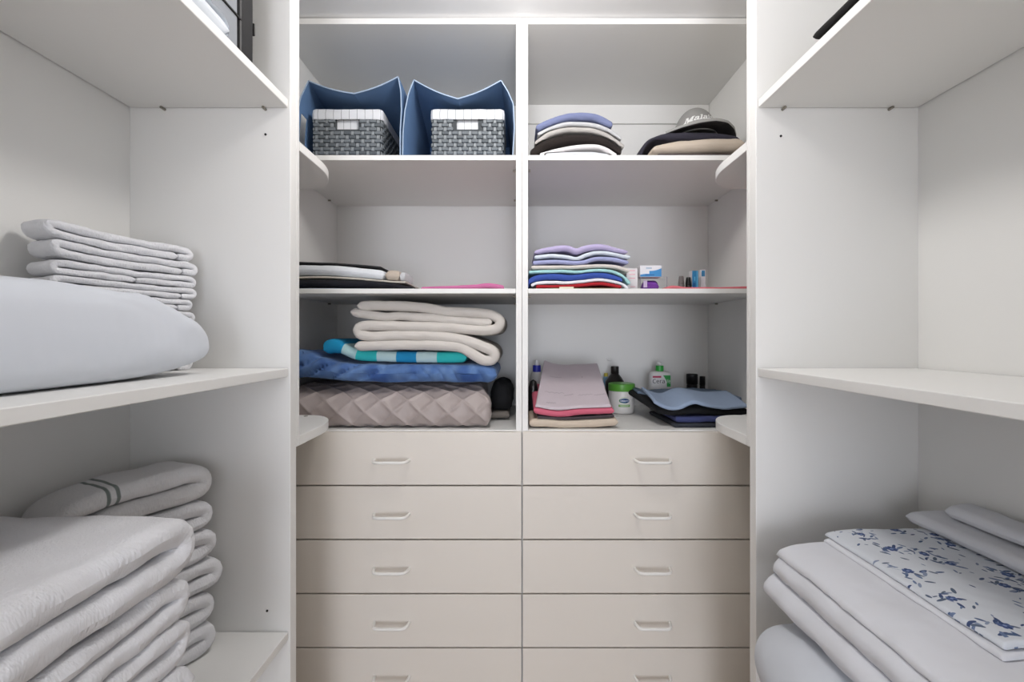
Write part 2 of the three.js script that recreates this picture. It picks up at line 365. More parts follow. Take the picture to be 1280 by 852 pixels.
{ // jacket, trousers and cap
  const n0 = things.length;
  garment('folded_trousers', 'dark brown folded trousers under the beige pair on the upper shelf', 'trousers', null, fab(0x4b4040), [[822, 194.5], [860, 194.3], [900, 194.3], [928, 194.6]], 6, 1.015, 0.24);
  garment('folded_trousers', 'beige folded trousers beneath the grey cap', 'trousers', null, fab(0xc6b8a8), [[816, 187.5], [835, 183.5], [858, 181.5], [880, 180.2], [905, 179.6], [931, 178.8]], u => 13 + 6 * Math.sin(u * 2.2), 1.02, 0.25, { amp: 0.002 });
  garment('folded_jacket', 'black and purple-grey folded jacket behind the beige trousers', 'jacket', null, fab(0x35333f), [[799.5, 209], [801, 195], [805, 184], [813, 175], [826, 170.5], [845, 169.5], [870, 169], [900, 170.5], [925, 174.5]], u => u < 0.3 ? 5 : Math.min(10, 5 + (u - 0.3) * 40), 1.09, 0.2, { amp: 0.0015 });
  settle(since(n0), { y: H(226.5), lim: 0.022, ...INR });
  const c = thing('baseball_cap', 'grey baseball cap with white script lettering lying on the folded jacket', 'cap');
  const DC = 1.17, cx = X(868, DC), by = H(288), cz = Z(DC), R = 0.072;
  const crownTex = canvasTex(1024, 512, (g, w, h) => {
    g.fillStyle = '#9d9c99'; g.fillRect(0, 0, w, h);
    g.fillStyle = '#f7f7f5'; g.strokeStyle = '#f7f7f5'; g.lineWidth = 5; g.font = 'italic 84px serif'; g.textAlign = 'center'; g.setTransform(1, -0.16, 0, 1, 0, 0);
    g.fillText('Malaia', 240, 432); g.strokeText('Malaia', 240, 432); g.setTransform(1, 0, 0, 1, 0, 0);
    g.lineWidth = 8; g.beginPath(); g.moveTo(105, 452); g.quadraticCurveTo(130, 420, 180, 372); g.stroke();
  });
  const cg = new THREE.SphereGeometry(R, 48, 24, 0, Math.PI * 2, 0, Math.PI / 2); cg.scale(1, 1.45, 1.1);
  // the sphere's u = 0.25 points to +z (towards the room)
  cg.translate(cx, by, cz); part(c, 'crown', cg, mat(0xffffff, { roughness: 0.95, map: crownTex, bumpMap: clothBump, bumpScale: 0.0004 }));
  part(c, 'button', new THREE.SphereGeometry(0.006, 12, 8).scale(1, 0.5, 1).translate(cx, by + R * 1.45, cz), fab(0x9d9c99));
  const front = [[838, 159], [855, 155.4], [875, 152.5], [895, 151], [911, 152.6], [922, 157], [929, 162]].map(([px, py]) => [X(px, 1.075), Y(py, 1.075)]);
  const brim = dy => sheet(28, 10, (u, v) => {
    const a = (u - 0.5) * Math.PI * 0.9 + 0.12, f = along(front, u), e = Math.sin(Math.PI * u);
    const x0 = cx + Math.sin(a) * R * 1.01, z0 = cz + Math.cos(a) * R * 1.11, z1 = Z(1.075) - (1 - e) * 0.05;
    return [lerp(x0, f[0], v), lerp(by + 0.006, f[1], v * v) + dy, lerp(z0, z1, v)];
  }, 0.0024);
  const b = part(c, 'brim', brim(0.0016), fab(0xa9a8a5)); part(b, 'brim_edge', sheet(28, 2, (u, v) => { const f = along(front, u), e = Math.sin(Math.PI * u); return [f[0], f[1] + 0.0005 + v * 0.0075, Z(1.075) - (1 - e) * 0.05 + 0.0008]; }, 0.002), fab(0xa9a8a5)); part(b, 'brim_lining', brim(-0.0012), fab(0x2b2829));
}
{ // papers, shopping bags and dark fabric, middle shelf left
  const D = 1.03, n0 = things.length;
  garment('folded_cloth', 'pale blue folded cloth under the black garment on the middle shelf', 'cloth', null, fab(0xaab6cf), [[352, 362], [400, 361.6], [462, 361.9]], 3, 1.02, 0.2, { amp: 0.0006 });
  garment('folded_garment', 'black and navy folded garment under the white fabric bundle', 'clothing', null, fab(0x16161e), [[346, 354.5], [390, 353.2], [440, 354.2], [480, 355.6], [516, 360.4]], u => 8.5 - 4.5 * Math.max(0, u - 0.6) / 0.4, 1.03, 0.25, { amp: 0.0015 });
  garment('folded_cloth', 'thin cream folded cloth between black garment and white bundle', 'cloth', null, fab(0xcfc9bd), [[350, 348.2], [385, 346.4], [420, 346.6], [455, 348.8], [492, 352.0], [507, 352.6]], 2.6, 1.035, 0.22, { amp: 0.0006 });
  const b = thing('fabric_bundle', 'white folded fabric bundle with a beige tied end and clear tip', 'fabric');
  part(b, 'white_fabric', garmentGeo([[348, 336.5], [385, 337], [420, 338], [455, 341], [480, 343.6]], 13, D, 0.2, { amp: 0.0015 }), fab(0xe3e6ea));
  part(b, 'beige_end', garmentGeo([[481.5, 343.5], [490, 344], [499, 345]], 14.5, D, 0.15, { amp: 0.001 }), fab(0xbfb2a4));
  part(b, 'clear_tip', garmentGeo([[499.5, 345], [502, 345.2], [506, 345.6]], 12, D, 0.12, { amp: 0.0006 }), mat(0xeef0f2, { roughness: 0.25, transmission: 0.4, thickness: 0 }));
  garment('black_folder', 'thin black sheet lying on the white fabric bundle', 'folder', null, fab(0x2a2a2b), [[350, 327.6], [385, 328.3], [430, 330.0], [476, 333.8]], 2.0, 1.05, 0.18, { amp: 0.0008 });
  settle(since(n0), { y: H(59.5), ...INL });
  garment('folded_cloth', 'pink folded cloth lying alone on the middle shelf', 'cloth', null, fab(0xc66f9c), [[526, 360.2], [560, 359.3], [590, 358], [612, 356.6], [630, 359.4]], u => 4.2 + 2 * u, 1.03, 0.2, { amp: 0.001 });
  settle(since(things.length - 1), { y: H(59.5), ...INL });
}
{ // pile of shirts, middle shelf right
  const G = 'shirts in the colourful pile', D = 1.02, w = 0.27, n0 = things.length;
  const L = [
    ['olive and cream folded shirt at the bottom of the colourful pile', 0x8d7f62, [[668, 361.2], [700, 361], [740, 361], [774, 361.2]], 2.6],
    ['red folded shirt low in the colourful pile', 0xa81d28, [[670, 358.2], [700, 357.6], [724, 356.6], [746, 354.2], [762, 355.6], [777, 358.6]], 4],
    ['white folded shirt between the red and royal blue shirts', 0xe6e6ec, [[664, 356.3], [672, 353.6], [690, 352.6], [706, 353.2], [728, 351.6], [747, 349.2], [765, 351.2], [779, 355.6], [785, 360.2]], 3.8],
    ['royal blue folded shirt in the colourful pile', 0x3a54a6, [[660.5, 358], [664, 351], [674, 346.6], [692, 345.3], [715, 346.4], [740, 343.9], [760, 344.6], [778, 351.4]], 7.6],
    ['mint green folded shirt in the colourful pile', 0xa6d6d6, [[661, 340.0], [680, 339.0], [700, 338.8], [725, 339.6], [745, 337.6], [765, 339.0], [779, 345.5], [788, 354.5]], 3.8],
    ['cream folded shirt in the middle of the colourful pile', 0xd9d2cb, [[664, 334.0], [690, 333.6], [720, 333.4], [750, 332.0], [770, 333.4], [787, 338.5]], 4.6],
    ['lavender-blue folded shirt in the colourful pile', 0xa3a7cf, [[666, 328.2], [690, 326.8], [713, 328.0], [730, 327.2], [746, 323.2], [765, 323.6], [786, 328]], 5.2],
    ['pale aqua and white folded shirt near the top of the colourful pile', 0xd5dde6, [[668, 321.4], [690, 319.6], [710, 321.2], [720, 323.4], [733, 318.6], [750, 315.6], [788, 321.6]], 5],
    ['lilac folded shirt on top of the colourful pile', 0xb9aed2, [[668, 315.4], [690, 311.0], [710, 310.0], [721, 313.6], [733, 309.8], [750, 308.2], [785, 315.2]], u => 5 + 3.0 * Math.sin(Math.PI * u)],
  ];
  L.forEach(([lab, c, p, t], k) => { const o = garment('folded_shirt', lab, 'shirt', G, fab(c), p, t, D - 0.0005 * k, w, { amp: 0.0011, freq: 22, rise: k > 5 ? 4 : 1 }); if (!k) part(o, 'care_label', box(X(700, 1.0), X(718, 1.0), H(59.5) + 0.001, H(59.5) + 0.0075, Z(1.0145), Z(1.0138), 0.0002), fab(0xe6dcc6)); });
  settle(since(n0), { y: H(59.5), lim: 0.012, ...INR });
}
{ // small boxes and bottles
  const sh = H(59.5) + 0.0004;
  const bt = (name, label, x0, x1, ytop, D, dep, draw, base) => {
    const b = thing(name, label, 'box'); const xa = X(x0, D), xb = X(x1, D), y0 = base ?? sh, y1 = Y(ytop, D);
    part(b, 'carton', box(xa, xb, y0, y1, Z(D) - dep, Z(D), 0.0008), fab(0xe9e6e8));
    const pl = new THREE.PlaneGeometry(xb - xa - 0.001, y1 - y0 - 0.001); pl.translate((xa + xb) / 2, (y0 + y1) / 2, Z(D) + 0.0003);
    part(b, 'printed_front', pl, mat(0xffffff, { roughness: 0.5, map: canvasTex(256, 256, draw) })); return b;
  };
  bt('small_carton', 'narrow white carton with pink print beside the colourful pile', 783, 797, 335, 1.1, 0.1, (g, w, h) => { g.fillStyle = '#e9e4e4'; g.fillRect(0, 0, w, h); g.fillStyle = '#e3a9b4'; for (const y of [20, 60, 100]) g.fillRect(60, y, 140, 9); g.fillRect(90, 190, 120, 7); g.fillRect(90, 215, 90, 7); });
  // clear box holding a purple packet, a medicine box on top
  const D = 1.09, x0 = X(800.5, D), x1 = X(834, D), yb = sh, yt = Y(345.5, D);
  const cb = thing('clear_box', 'clear plastic box holding a purple packet', 'box');
  const pl = mat(0xffffff, { roughness: 0.02, transmission: 1, thickness: 0, ior: 1.3 });
  for (const g of [box(x0, x1, yb, yb + 0.0012, Z(D) - 0.07, Z(D), 0), box(x0, x0 + 0.0012, yb + 0.0013, yt, Z(D) - 0.07, Z(D), 0), box(x1 - 0.0012, x1, yb + 0.0013, yt, Z(D) - 0.07, Z(D), 0), box(x0 + 0.0013, x1 - 0.0013, yb + 0.0013, yt, Z(D) - 0.0012, Z(D), 0), box(x0 + 0.0013, x1 - 0.0013, yb + 0.0013, yt, Z(D) - 0.07, Z(D) - 0.0688, 0)]) part(cb, 'wall', g, pl);
  for (const x of [x0 + 0.0006, x1 - 0.0006]) part(cb, 'edge_rib', box(x - 0.0009, x + 0.0009, yb + 0.002, yt, Z(D) - 0.002, Z(D) + 0.0006, 0.0003), mat(0x8f8a94, { roughness: 0.3 }));
  part(cb, 'rim', box(x0, x1, yt - 0.0016, yt - 0.0002, Z(D) - 0.0011, Z(D) + 0.0006, 0.0003), mat(0xb3b0b6, { roughness: 0.3 }));
  const pk = thing('purple_packet', 'purple packet inside the clear plastic box', 'packet');
  part(pk, 'pouch', garmentGeo([[803.5, 358], [812, 358.2], [824, 358.2]], 16, 1.105, 0.03, { amp: 0.0005 }), fab(0x7a3da4));
  part(pk, 'label', box(X(804.5, 1.1), X(809, 1.1), Y(359, 1.1), Y(350.5, 1.1), Z(1.1) - 0.001, Z(1.1), 0.0002), fab(0xd9c6e4));
  bt('medicine_box', 'white medicine box with blue wave print on the clear box', 800, 827, 331.5, 1.1, 0.05, (g, w, h) => {
    g.fillStyle = '#e8e8ec'; g.fillRect(0, 0, w, h); g.fillStyle = '#3f8fcb'; g.beginPath(); g.moveTo(0, 210); g.quadraticCurveTo(60, 180, 110, 190); g.lineTo(110, 120); g.quadraticCurveTo(180, 130, 256, 60); g.lineTo(256, 256); g.lineTo(0, 256); g.fill();
    g.fillStyle = '#2a5f9e'; g.fillRect(60, 205, 110, 18); g.fillStyle = '#b9c8d8'; g.fillRect(70, 40, 70, 40);
  }, yt + 0.0004);
  const vial = (name, label, px, x0, x1, ytop, D, c, o) => {
    const r1 = (x1 - x0) / 2 * D * S, hgt = Y(ytop, D) - sh, v = thing(name, label, 'bottle');
    part(v, 'body', lathe([[0, 0], [r1, 0], [r1, hgt * 0.55], [r1 * 0.95, hgt * 0.6], [r1 * 0.6, hgt * 0.64]], X(px, D), sh, Z(D), 20), mat(c, o));
    part(v, 'cap', lathe([[r1 * 0.95, hgt * 0.62], [r1 * 0.7, hgt * 0.98], [r1 * 0.6, hgt], [0, hgt]], X(px, D), sh, Z(D), 20), mat(c, o));
  };
  vial('nail_polish_bottle', 'small grey smoky bottle beside the black one', 851.5, 848, 856, 345, 1.2, 0x77716f, { roughness: 0.2 });
  vial('nail_polish_bottle', 'small black bottle between grey bottle and blue carton', 860.5, 856.6, 864.4, 346.5, 1.2, 0x0c0b0c, { roughness: 0.25 });
  bt('small_carton', 'narrow blue carton beside the small black bottle', 865, 873, 338, 1.2, 0.03, (g, w, h) => { g.fillStyle = '#2c83b8'; g.fillRect(0, 0, w, h); g.fillStyle = '#6fc0e0'; g.fillRect(190, 0, 40, h); g.fillRect(90, 60, 40, 40); g.fillStyle = '#1d5f98'; g.fillRect(20, 120, 120, 50); });
  bt('small_carton', 'narrow white carton with a blue square near its top', 876, 882, 336.8, 1.22, 0.025, (g, w, h) => { g.fillStyle = '#dcd8de'; g.fillRect(0, 0, w, h); g.fillStyle = '#3d86b5'; g.fillRect(30, 8, 190, 55); });
  garment('folded_cloth', 'coral pink cloth lying on the middle shelf before small bottles', 'cloth', null, fab(0xd27078), [[833, 362.0], [838, 359.0], [846, 358.8], [856, 360.4], [880, 360.3], [910, 360.2], [938, 359.2]], 4.0, 1.02, 0.16, { amp: 0.0006 });
  settle(since(things.length - 1), { y: H(59.5), ...INR });
}
// ---------------------------------------------------------------- blue boxes lying open with woven baskets inside
const bagMat = mat(0x5d7da6, { roughness: 0.85, bumpMap: clothBump, bumpScale: 0.0003 }), bagEdge = mat(0x9db1c8, { roughness: 0.8 });
function blueBox(TL, MID, TR, LP, RP, label, slotL) {
  const u = thing('storage_box', label, 'box', 'blue boxes lying open on their sides');
  const D0 = 1.006, D1 = 1.27, base = H(226.5) + 0.0008;
  const P2 = ([px, py], D = D0) => [X(px, D), Math.max(base + 0.0012, Y(py, D))];
  const fl = LP.map(p => P2(p)), fr = RP.map(p => P2(p));      // from top to bottom
  const xl = X(TL[0], D0), xr = X(TR[0], D0), yTopB = H(300);
  const backL = t => [xl - 9 * S, lerp(yTopB, base + 0.002, t)], backR = t => [xr + 9.5 * S, lerp(yTopB, base + 0.002, t)];
  const zz = v => lerp(Z(D0), Z(D1), v);
  const th = 0.0026;
  const tl = P2(TL), md = P2(MID), tr = P2(TR);
  const sag = (a, b, t) => [lerp(a[0], b[0], t), lerp(a[1], b[1], t) - 0.006 * Math.sin(Math.PI * t)];
  for (const [a, b, h] of [[tl, md, 0], [md, tr, 1]]) {
    const top = part(u, 'top_panel', sheet(14, 8, (t, v) => { const f = h ? sag(b, a, 1 - t) : sag(a, b, t); const bl = xl - 9 * S, br = xr + 9.5 * S, bx = lerp(lerp(bl, br, h / 2), lerp(bl, br, (h + 1) / 2), t); return [lerp(f[0], bx, v) + (h ? -0.0004 : 0.0004), lerp(f[1], yTopB, v), zz(v)]; }, th), bagMat);
    part(top, 'edge_binding', sheet(14, 1, (t, v) => { const f = h ? sag(b, a, 1 - t) : sag(a, b, t); return [f[0], f[1] + 0.0004, Z(D0) + 0.0001 + v * 0.003]; }, 0.0032), bagEdge);
  }
  for (const [list, bk, s] of [[fl, backL, 0], [fr, backR, 1]]) {
    const sp = part(u, 'side_panel', sheet(20, 22, (v, t) => { const f = along(list, t), b = bk(t); return [lerp(f[0], b[0], v), lerp(f[1], b[1], v), zz(v)]; }, th, slotL ? (v, t) => v > 0.05 && v < 0.15 && t > 0.45 && t < 0.88 : null), bagMat);
    part(sp, 'edge_binding', sheet(1, 22, (v, t) => { const f = along(list, t); return [f[0], f[1], Z(D0) + 0.0001 + v * 0.003]; }, 0.003), bagEdge);
  }
  part(u, 'end_panel', sheet(2, 2, (t, v) => [lerp(xl - 9 * S, xr + 9.5 * S, t), lerp(base + 0.002, yTopB, v), Z(D1) - 0.0014], th), bagMat);
  part(u, 'lower_panel', sheet(2, 8, (t, v) => [lerp(lerp(fl.at(-1)[0], xl - 9 * S, v), lerp(fr.at(-1)[0], xr + 9.5 * S, v), t), base, zz(v)], 0.0014), bagMat);
  return u;
}
blueBox([386, 101.5], [443, 117.5], [498, 96.5], [[386, 101.5], [376.5, 121], [372, 140], [370, 165], [371, 195.3]], [[498, 96.5], [501.4, 115], [502, 138], [500.5, 165], [500.5, 195.3]], 'blue box lying open around the basket next to the rounded shelf', true);
blueBox([517.5, 100.5], [572.5, 124], [626.5, 101], [[517.5, 100.5], [511, 117], [506.5, 138], [504, 165], [503.5, 195.3]], [[626.5, 101], [635, 115], [641.5, 130], [643, 160], [641, 195.3]], 'blue box lying open around the basket next to the cabinet partition', false);

const linerTex = canvasTex(256, 64, (g, w, h) => { g.fillStyle = '#dcdee1'; g.fillRect(0, 0, w, h); g.fillStyle = '#7f8387'; g.fillRect(120, 0, 14, h); }, 0.0245, 0.05);
const linerMat = mat(0xffffff, { roughness: 0.95, map: linerTex, bumpMap: clothBump, bumpScale: 0.0004 });
const weaveMats = [0x6c7276, 0x8c9194, 0x595f63].map(c => mat(c, { roughness: 0.75 }));
function basket(cx, zf, wid, dep, ang, label) {
  const u = thing('woven_basket', label, 'basket', 'woven baskets inside the blue boxes');
  const y0 = H(226.5) + 0.003, hgt = 0.153, hw = wid / 2, hd = dep / 2, cz = zf - hd;
  const put = g => { g.rotateY(ang); g.translate(cx, y0, cz); return g; };
  const slot = [-0.034, 0.034, 0.096, 0.130];
  const core = [
    box(-hw, slot[0], 0.002, hgt, hd - 0.004, hd, 0), box(slot[1], hw, 0.002, hgt, hd - 0.004, hd, 0), box(slot[0], slot[1], 0.002, slot[2], hd - 0.004, hd, 0), box(slot[0], slot[1], slot[3], hgt, hd - 0.004, hd, 0),
    box(-hw, hw, 0.002, hgt, -hd, -hd + 0.004, 0), box(-hw, -hw + 0.004, 0.002, hgt, -hd + 0.004, hd - 0.004, 0), box(hw - 0.004, hw, 0.002, hgt, -hd + 0.004, hd - 0.004, 0), box(-hw, hw, 0, 0.002, -hd, hd, 0)];
  part(u, 'frame', put(merge(core)), mat(0x44484b, { roughness: 0.85 }));
  const ws = [[], [], []]; const rows = 12, rh = (hgt - 0.004) / rows;
  const faces = [[wid, 1, g => g.translate(0, 0, hd)], [dep, 0, g => g.rotateY(Math.PI / 2).translate(hw, 0, 0)], [dep, 0, g => g.rotateY(-Math.PI / 2).translate(-hw, 0, 0)], [wid, 0, g => g.rotateY(Math.PI).translate(0, 0, -hd)]];
  for (const [len, front, to] of faces) {
    const cols = Math.round(len / 0.0155), cw = len / cols;
    for (let r = 0; r < rows; r++) for (let c = 0; c < cols; c++) {
      const x = -len / 2 + (c + 0.5) * cw, y = 0.003 + (r + 0.5) * rh;
      if (front && x > slot[0] - cw * 0.4 && x < slot[1] + cw * 0.4 && y > slot[2] - rh * 0.3 && y < slot[3] + rh * 0.4) continue;
      const over = (r + c) % 2 === 0;
      const g = over ? new RoundedBoxGeometry(cw * 1.32, rh * 0.86, 0.006, 2, 0.0026) : new RoundedBoxGeometry(cw * 0.62, rh * 0.98, 0.0035, 1, 0.0012);
      g.rotateX((rnd() - 0.5) * 0.15); g.rotateZ((rnd() - 0.5) * 0.07); g.translate(x, y, over ? 0.0022 : 0.0006);
      ws[over ? (rnd() < 0.6 ? 0 : 2) : 1].push(to(g));
    }
  }
  ws.forEach((l, k) => part(u, 'weave', put(merge(l)), weaveMats[k]).userData.kind = 'stuff');
  // cloth liner: cuff folded over the rim and the cloth seen through the handle opening
  const per = []; const rr = 0.012, ox = hw + 0.007, oz = hd + 0.007;
  for (const [sx, sz, a0] of [[1, 1, 0], [-1, 1, 1], [-1, -1, 2], [1, -1, 3]]) for (let k = 0; k <= 5; k++) { const a = (a0 + k / 5) * Math.PI / 2; per.push([sx * (ox - rr) + rr * Math.cos(a), sz * (oz - rr) + rr * Math.sin(a)]); }
  const fine = []; for (let k = 0; k < per.length; k++) { const a = per[k], b = per[(k + 1) % per.length], d = Math.hypot(b[0] - a[0], b[1] - a[1]), m = Math.max(1, Math.round(d / 0.01)); for (let q = 0; q < m; q++) fine.push([lerp(a[0], b[0], q / m), lerp(a[1], b[1], q / m)]); }
  fine.push(fine[0].slice()); const cum = [0]; for (let k = 1; k < fine.length; k++) cum.push(cum[k - 1] + Math.hypot(fine[k][0] - fine[k - 1][0], fine[k][1] - fine[k - 1][1]));
  const prof = [[-0.002, hgt - 0.028], [0, hgt - 0.026], [0.0005, hgt - 0.01], [-0.001, hgt + 0.002], [-0.004, hgt + 0.0045], [-0.010, hgt + 0.003], [-0.014, hgt - 0.004], [-0.0145, 0.01]];
  const cuff = gridGeo(prof.length, fine.length, (i, j) => { const [x, z] = fine[i], n = Math.hypot(x, z), k = 1 + prof[j][0] / Math.min(ox, oz); const w = nz3(cum[i] * 30, j * 0.7, 2) * 0.0014; return [x * k, prof[j][1] + w, z * k]; }, (i, j) => [cum[i], j * 0.01]);
  part(u, 'liner', put(cuff), linerMat);
  return u;
}
basket((-264 - 176) / 2 * S, Z(1.035), 86 * S, 0.215, 0, 'woven grey basket with striped white liner next to the rounded shelf');
basket((-111 - 18.5) / 2 * S, Z(1.035), 90 * S, 0.215, 0, 'woven grey basket with striped white liner next to the cabinet partition');

// ---------------------------------------------------------------- bedding, lower left compartment
{
  const cB = H(-117);
  // quilted mattress pad, folded, stitched in diamonds
  const sat = mat(0xaca09c, { roughness: 0.48, sheen: 0.5, sheenRoughness: 0.4, sheenColor: 0xffffff });
  const W2 = 0.42, zf = Z(1.005);
  const prof = [[0.40, 0.004], [0.3, 0.002], [0.15, 0.002], [0.05, 0.002], [0.018, 0.008], [0.004, 0.030], [0.002, 0.050], [0.008, 0.072], [0.028, 0.094], [0.07, 0.112], [0.16, 0.124], [0.3, 0.124], [0.40, 0.116], [0.415, 0.06], [0.40, 0.004]];
  const cv = new THREE.CatmullRomCurve3(prof.map(p => new THREE.Vector3(p[0], p[1], 0)), false, 'centripetal'), NP = 200, pp = cv.getSpacedPoints(NP), Lq = cv.getLength();
  const xq0 = -300 * S, xq1 = X(613.5, 1.005), NXq = 220;
  const g = gridGeo(NXq + 1, NP + 1, (j, i) => {
    const t = i / NXq; let x = lerp(xq0, xq1, t); const p = pp[j], q = pp[Math.min(NP, j + 1)], o = pp[Math.max(0, j - 1)];
    const tx = q.x - o.x, ty = q.y - o.y, l = Math.hypot(tx, ty) || 1, s = j / NP * Lq;
    const a = (x / 0.0845 + s / 0.078) * Math.PI, b = (x / 0.0845 - s / 0.078) * Math.PI;
    const puff = 0.0095 * (1 - Math.exp(-3.2 * Math.abs(Math.sin(a)))) * (1 - Math.exp(-3.2 * Math.abs(Math.sin(b)))) - 0.003 + 0.0012 * fbm(x * 30, s * 30, 1);
    const e = Math.min(1, Math.min(t, 1 - t) * (xq1 - xq0) / 0.02), r = Math.sqrt(1 - (1 - e) ** 2);
    const nx = -ty / l, ny = tx / l, cx = 0.2, cy = 0.06;
    let dx = p.x - nx * puff, dy = p.y - ny * puff;
    dx = lerp(cx, dx, 0.9 + 0.1 * r); dy = lerp(cy, dy, 0.35 + 0.65 * r);
    x += 0.004 * fbm(s * 25, 3, t > 0.5 ? 1 : 8) * (1 - r);
    x -= 0.032 * t * Math.max(0, Math.min(1, (dx - 0.05) / 0.07));
    return [x, cB + 0.0012 + Math.max(0, dy), zf - dx];
  }, (j, i) => [j / NP * Lq, i / NXq * (xq1 - xq0)]);
  // end closures
  const endGeo = [0, NXq].map(i => { const pos = g.attributes.position, pts = []; for (let j = 0; j <= NP; j++) { const k = i * (NP + 1) + j; pts.push([pos.getX(k), pos.getY(k), pos.getZ(k)]); } const c = pts.reduce((a, p) => a.map((v, n) => v + p[n] / pts.length), [0, 0, 0]); return gridGeo(2, NP + 1, (a, b) => b ? c : pts[a], () => [0, 0]); });
  const n0 = things.length, q = thing('quilted_mattress_pad', 'taupe satin mattress pad quilted in diamonds at the bottom of the bedding', 'mattress pad');
  part(q, 'quilted_cover', g, sat);
  endGeo.forEach(e => part(q, 'folded_edge', e, sat));

  // blue fleece throw
  const blueTex = dataTex(256, (u, v) => { const k = tile(u, v, 5, 3.1) + 0.6 * tile(u, v, 12, 6.4); const m = Math.max(-1, Math.min(1, k * 1.6)); return [84 + 28 * m, 116 + 28 * m, 168 + 20 * m]; }, 0.28, true);
  const thr = fold([[349, 464], [362, 457], [376, 455.5], [395, 460], [430, 465.5], [480, 466.5], [540, 467], [580, 467], [605, 467.5], [621, 469]].map(([a, b2]) => [X(a, 1.03), Y(b2, 1.03)]),
    u => (u < 0.25 ? 34 - 12 * Math.max(0, (u - 0.08) / 0.17) : 22) * 1.03 * S, 0.36, {
      n: 260, nz: 30, er: 0.027, amp: 0.003, freq: 12, d: (x, y, z, s, top) => {
        const f = Math.max(0, 1 + z / 0.12);   // creases on the face towards the room
        const w1 = x * 0.42 - (y - 1.0) * 1.25 + 0.035 * fbm(x * 5, y * 5, 4);
        const r = Math.abs(Math.sin(w1 * 66)), r2 = Math.abs(Math.sin((x * 0.9 + (y - 1.0) * 0.9 + 0.05 * fbm(x * 4, y * 7, 9)) * 58));
        const wl = Math.max(0, Math.min(1, (-x - 0.28) / 0.15)), wr = Math.max(0, Math.min(1, (x + 0.36) / 0.1));
        const k = 0.028 * wl * Math.pow(r, 0.5) + 0.008 * wr * Math.pow(r2, 0.55) + 0.007 * fbm(x * 16, y * 22, 3);
        return [x, y + (top ? 0.003 * fbm(x * 10, z * 8, 2) : 0) + 0.004 * f * (r - 0.5) * wl, z + (k - 0.008) * f];
      }
    });
  thr.translate(0, 0, Z(1.03)); solo('fleece_throw', thr, mat(0xffffff, { roughness: 1, map: blueTex, sheen: 0.8, sheenRoughness: 0.5, sheenColor: 0xbfd0ee, bumpMap: terryBump, bumpScale: 0.001 }), 'blue fleece throw lying on the taupe mattress pad', 'blanket');
  // striped beach towel: stripes run across its length
  const cols = ['#b4d8da', '#1f8fbf', '#b4d8da', '#35bfc0', '#b4d8da', '#2a92c2', '#b4d8da', '#37c3c0', '#b4d8da'];
  const stripe = canvasTex(1024, 8, (g2, w, h) => {
    const b = [0, .064, .112, .178, .240, .304, .370, .430, .510, 1]; // metres along the cloth
    for (let k = 0; k < 9; k++) { g2.fillStyle = ['#1c95c5', '#b9dcde', '#36c1c2', '#c2dddd', '#2391c4', '#c2dddd', '#36c4c2', '#36c4c2', '#2391c4'][k]; g2.fillRect(b[k] * w, 0, (b[k + 1] - b[k]) * w + 1, h); }
  }, 1, 1);
  garment('striped_towel', 'turquoise and white striped towel between the blue throw and cream blanket', 'towel', null, mat(0xffffff, { roughness: 1, map: stripe, bumpMap: terryBump, bumpScale: 0.001 }), [[404, 437], [414, 432], [428, 436], [445, 443], [475, 445.4], [520, 446.4], [560, 446.8], [583, 446.5]], u => u < 0.12 ? 19 - 40 * u * 0.5 : 13.5, 1.05, 0.26, { amp: 0.0012, er: 0.014 });
  // cream blanket in a serpentine fold
  const cream = mat(0xd8d2cb, { roughness: 1, sheen: 0.4, sheenRoughness: 0.7, bumpMap: clothBump, bumpScale: 0.001 });
  const b = thing('cream_blanket', 'thick cream blanket folded on top of the bedding pile', 'blanket');
  part(b, 'outer_fold', garmentGeo([[446, 382], [480, 381.5], [520, 383.5], [560, 389], [595, 391.2], [614, 393.5], [625, 400.5], [622, 409.5], [610, 412.6], [585, 411.4], [555, 408.8], [520, 408], [480, 407], [455, 407], [446, 410.5], [447, 416.5], [458, 419.6], [500, 419], [550, 420.6], [580, 425.2], [602, 432.6], [617, 440.5], [616, 448.5], [606, 450.8], [593, 444.4], [578, 435.2], [555, 431.8], [500, 431.2], [462, 432], [443, 432.5]], u => u > 0.62 && u < 0.88 ? 13.6 : 12.6, 1.03, 0.34, { amp: 0.0018, freq: 13, n: 260, nz: 16, er: 0.013 }), cream);
  part(b, 'inner_fold', garmentGeo([[438, 389], [450, 391.5], [465, 393.5], [482, 395.6], [500, 394.5], [520, 395.6], [545, 397.6], [575, 401], [600, 402.4], [615, 402]], 11, 1.032, 0.32, { amp: 0.002, freq: 20, er: 0.011 }), cream);
  settle(since(n0), { y: cB, lim: 0.032, ...INL });
  solo('folded_bag', cushion(0.08, 0.112, 0.26, { e1: 0.7, e2: 0.6, amp: 0.008, freq: 26, seed: 5 }).translate(-22.5 * S, cB + 0.075, Z(1.11) - 0.13), fab(0x0d0d11), 'black folded bag squeezed between mattress pad and partition', 'bag');
  garment('folded_cloth', 'grey-brown cloth lying under the black bag', 'cloth', null, fab(0x777069), [[611, 519.0], [625, 518.6], [637, 518.4]], 8, 1.11, 0.2, { amp: 0.001 });
  settle([things.at(-1), things.at(-2)], { y: cB, lim: 0.03, ...INL });
}
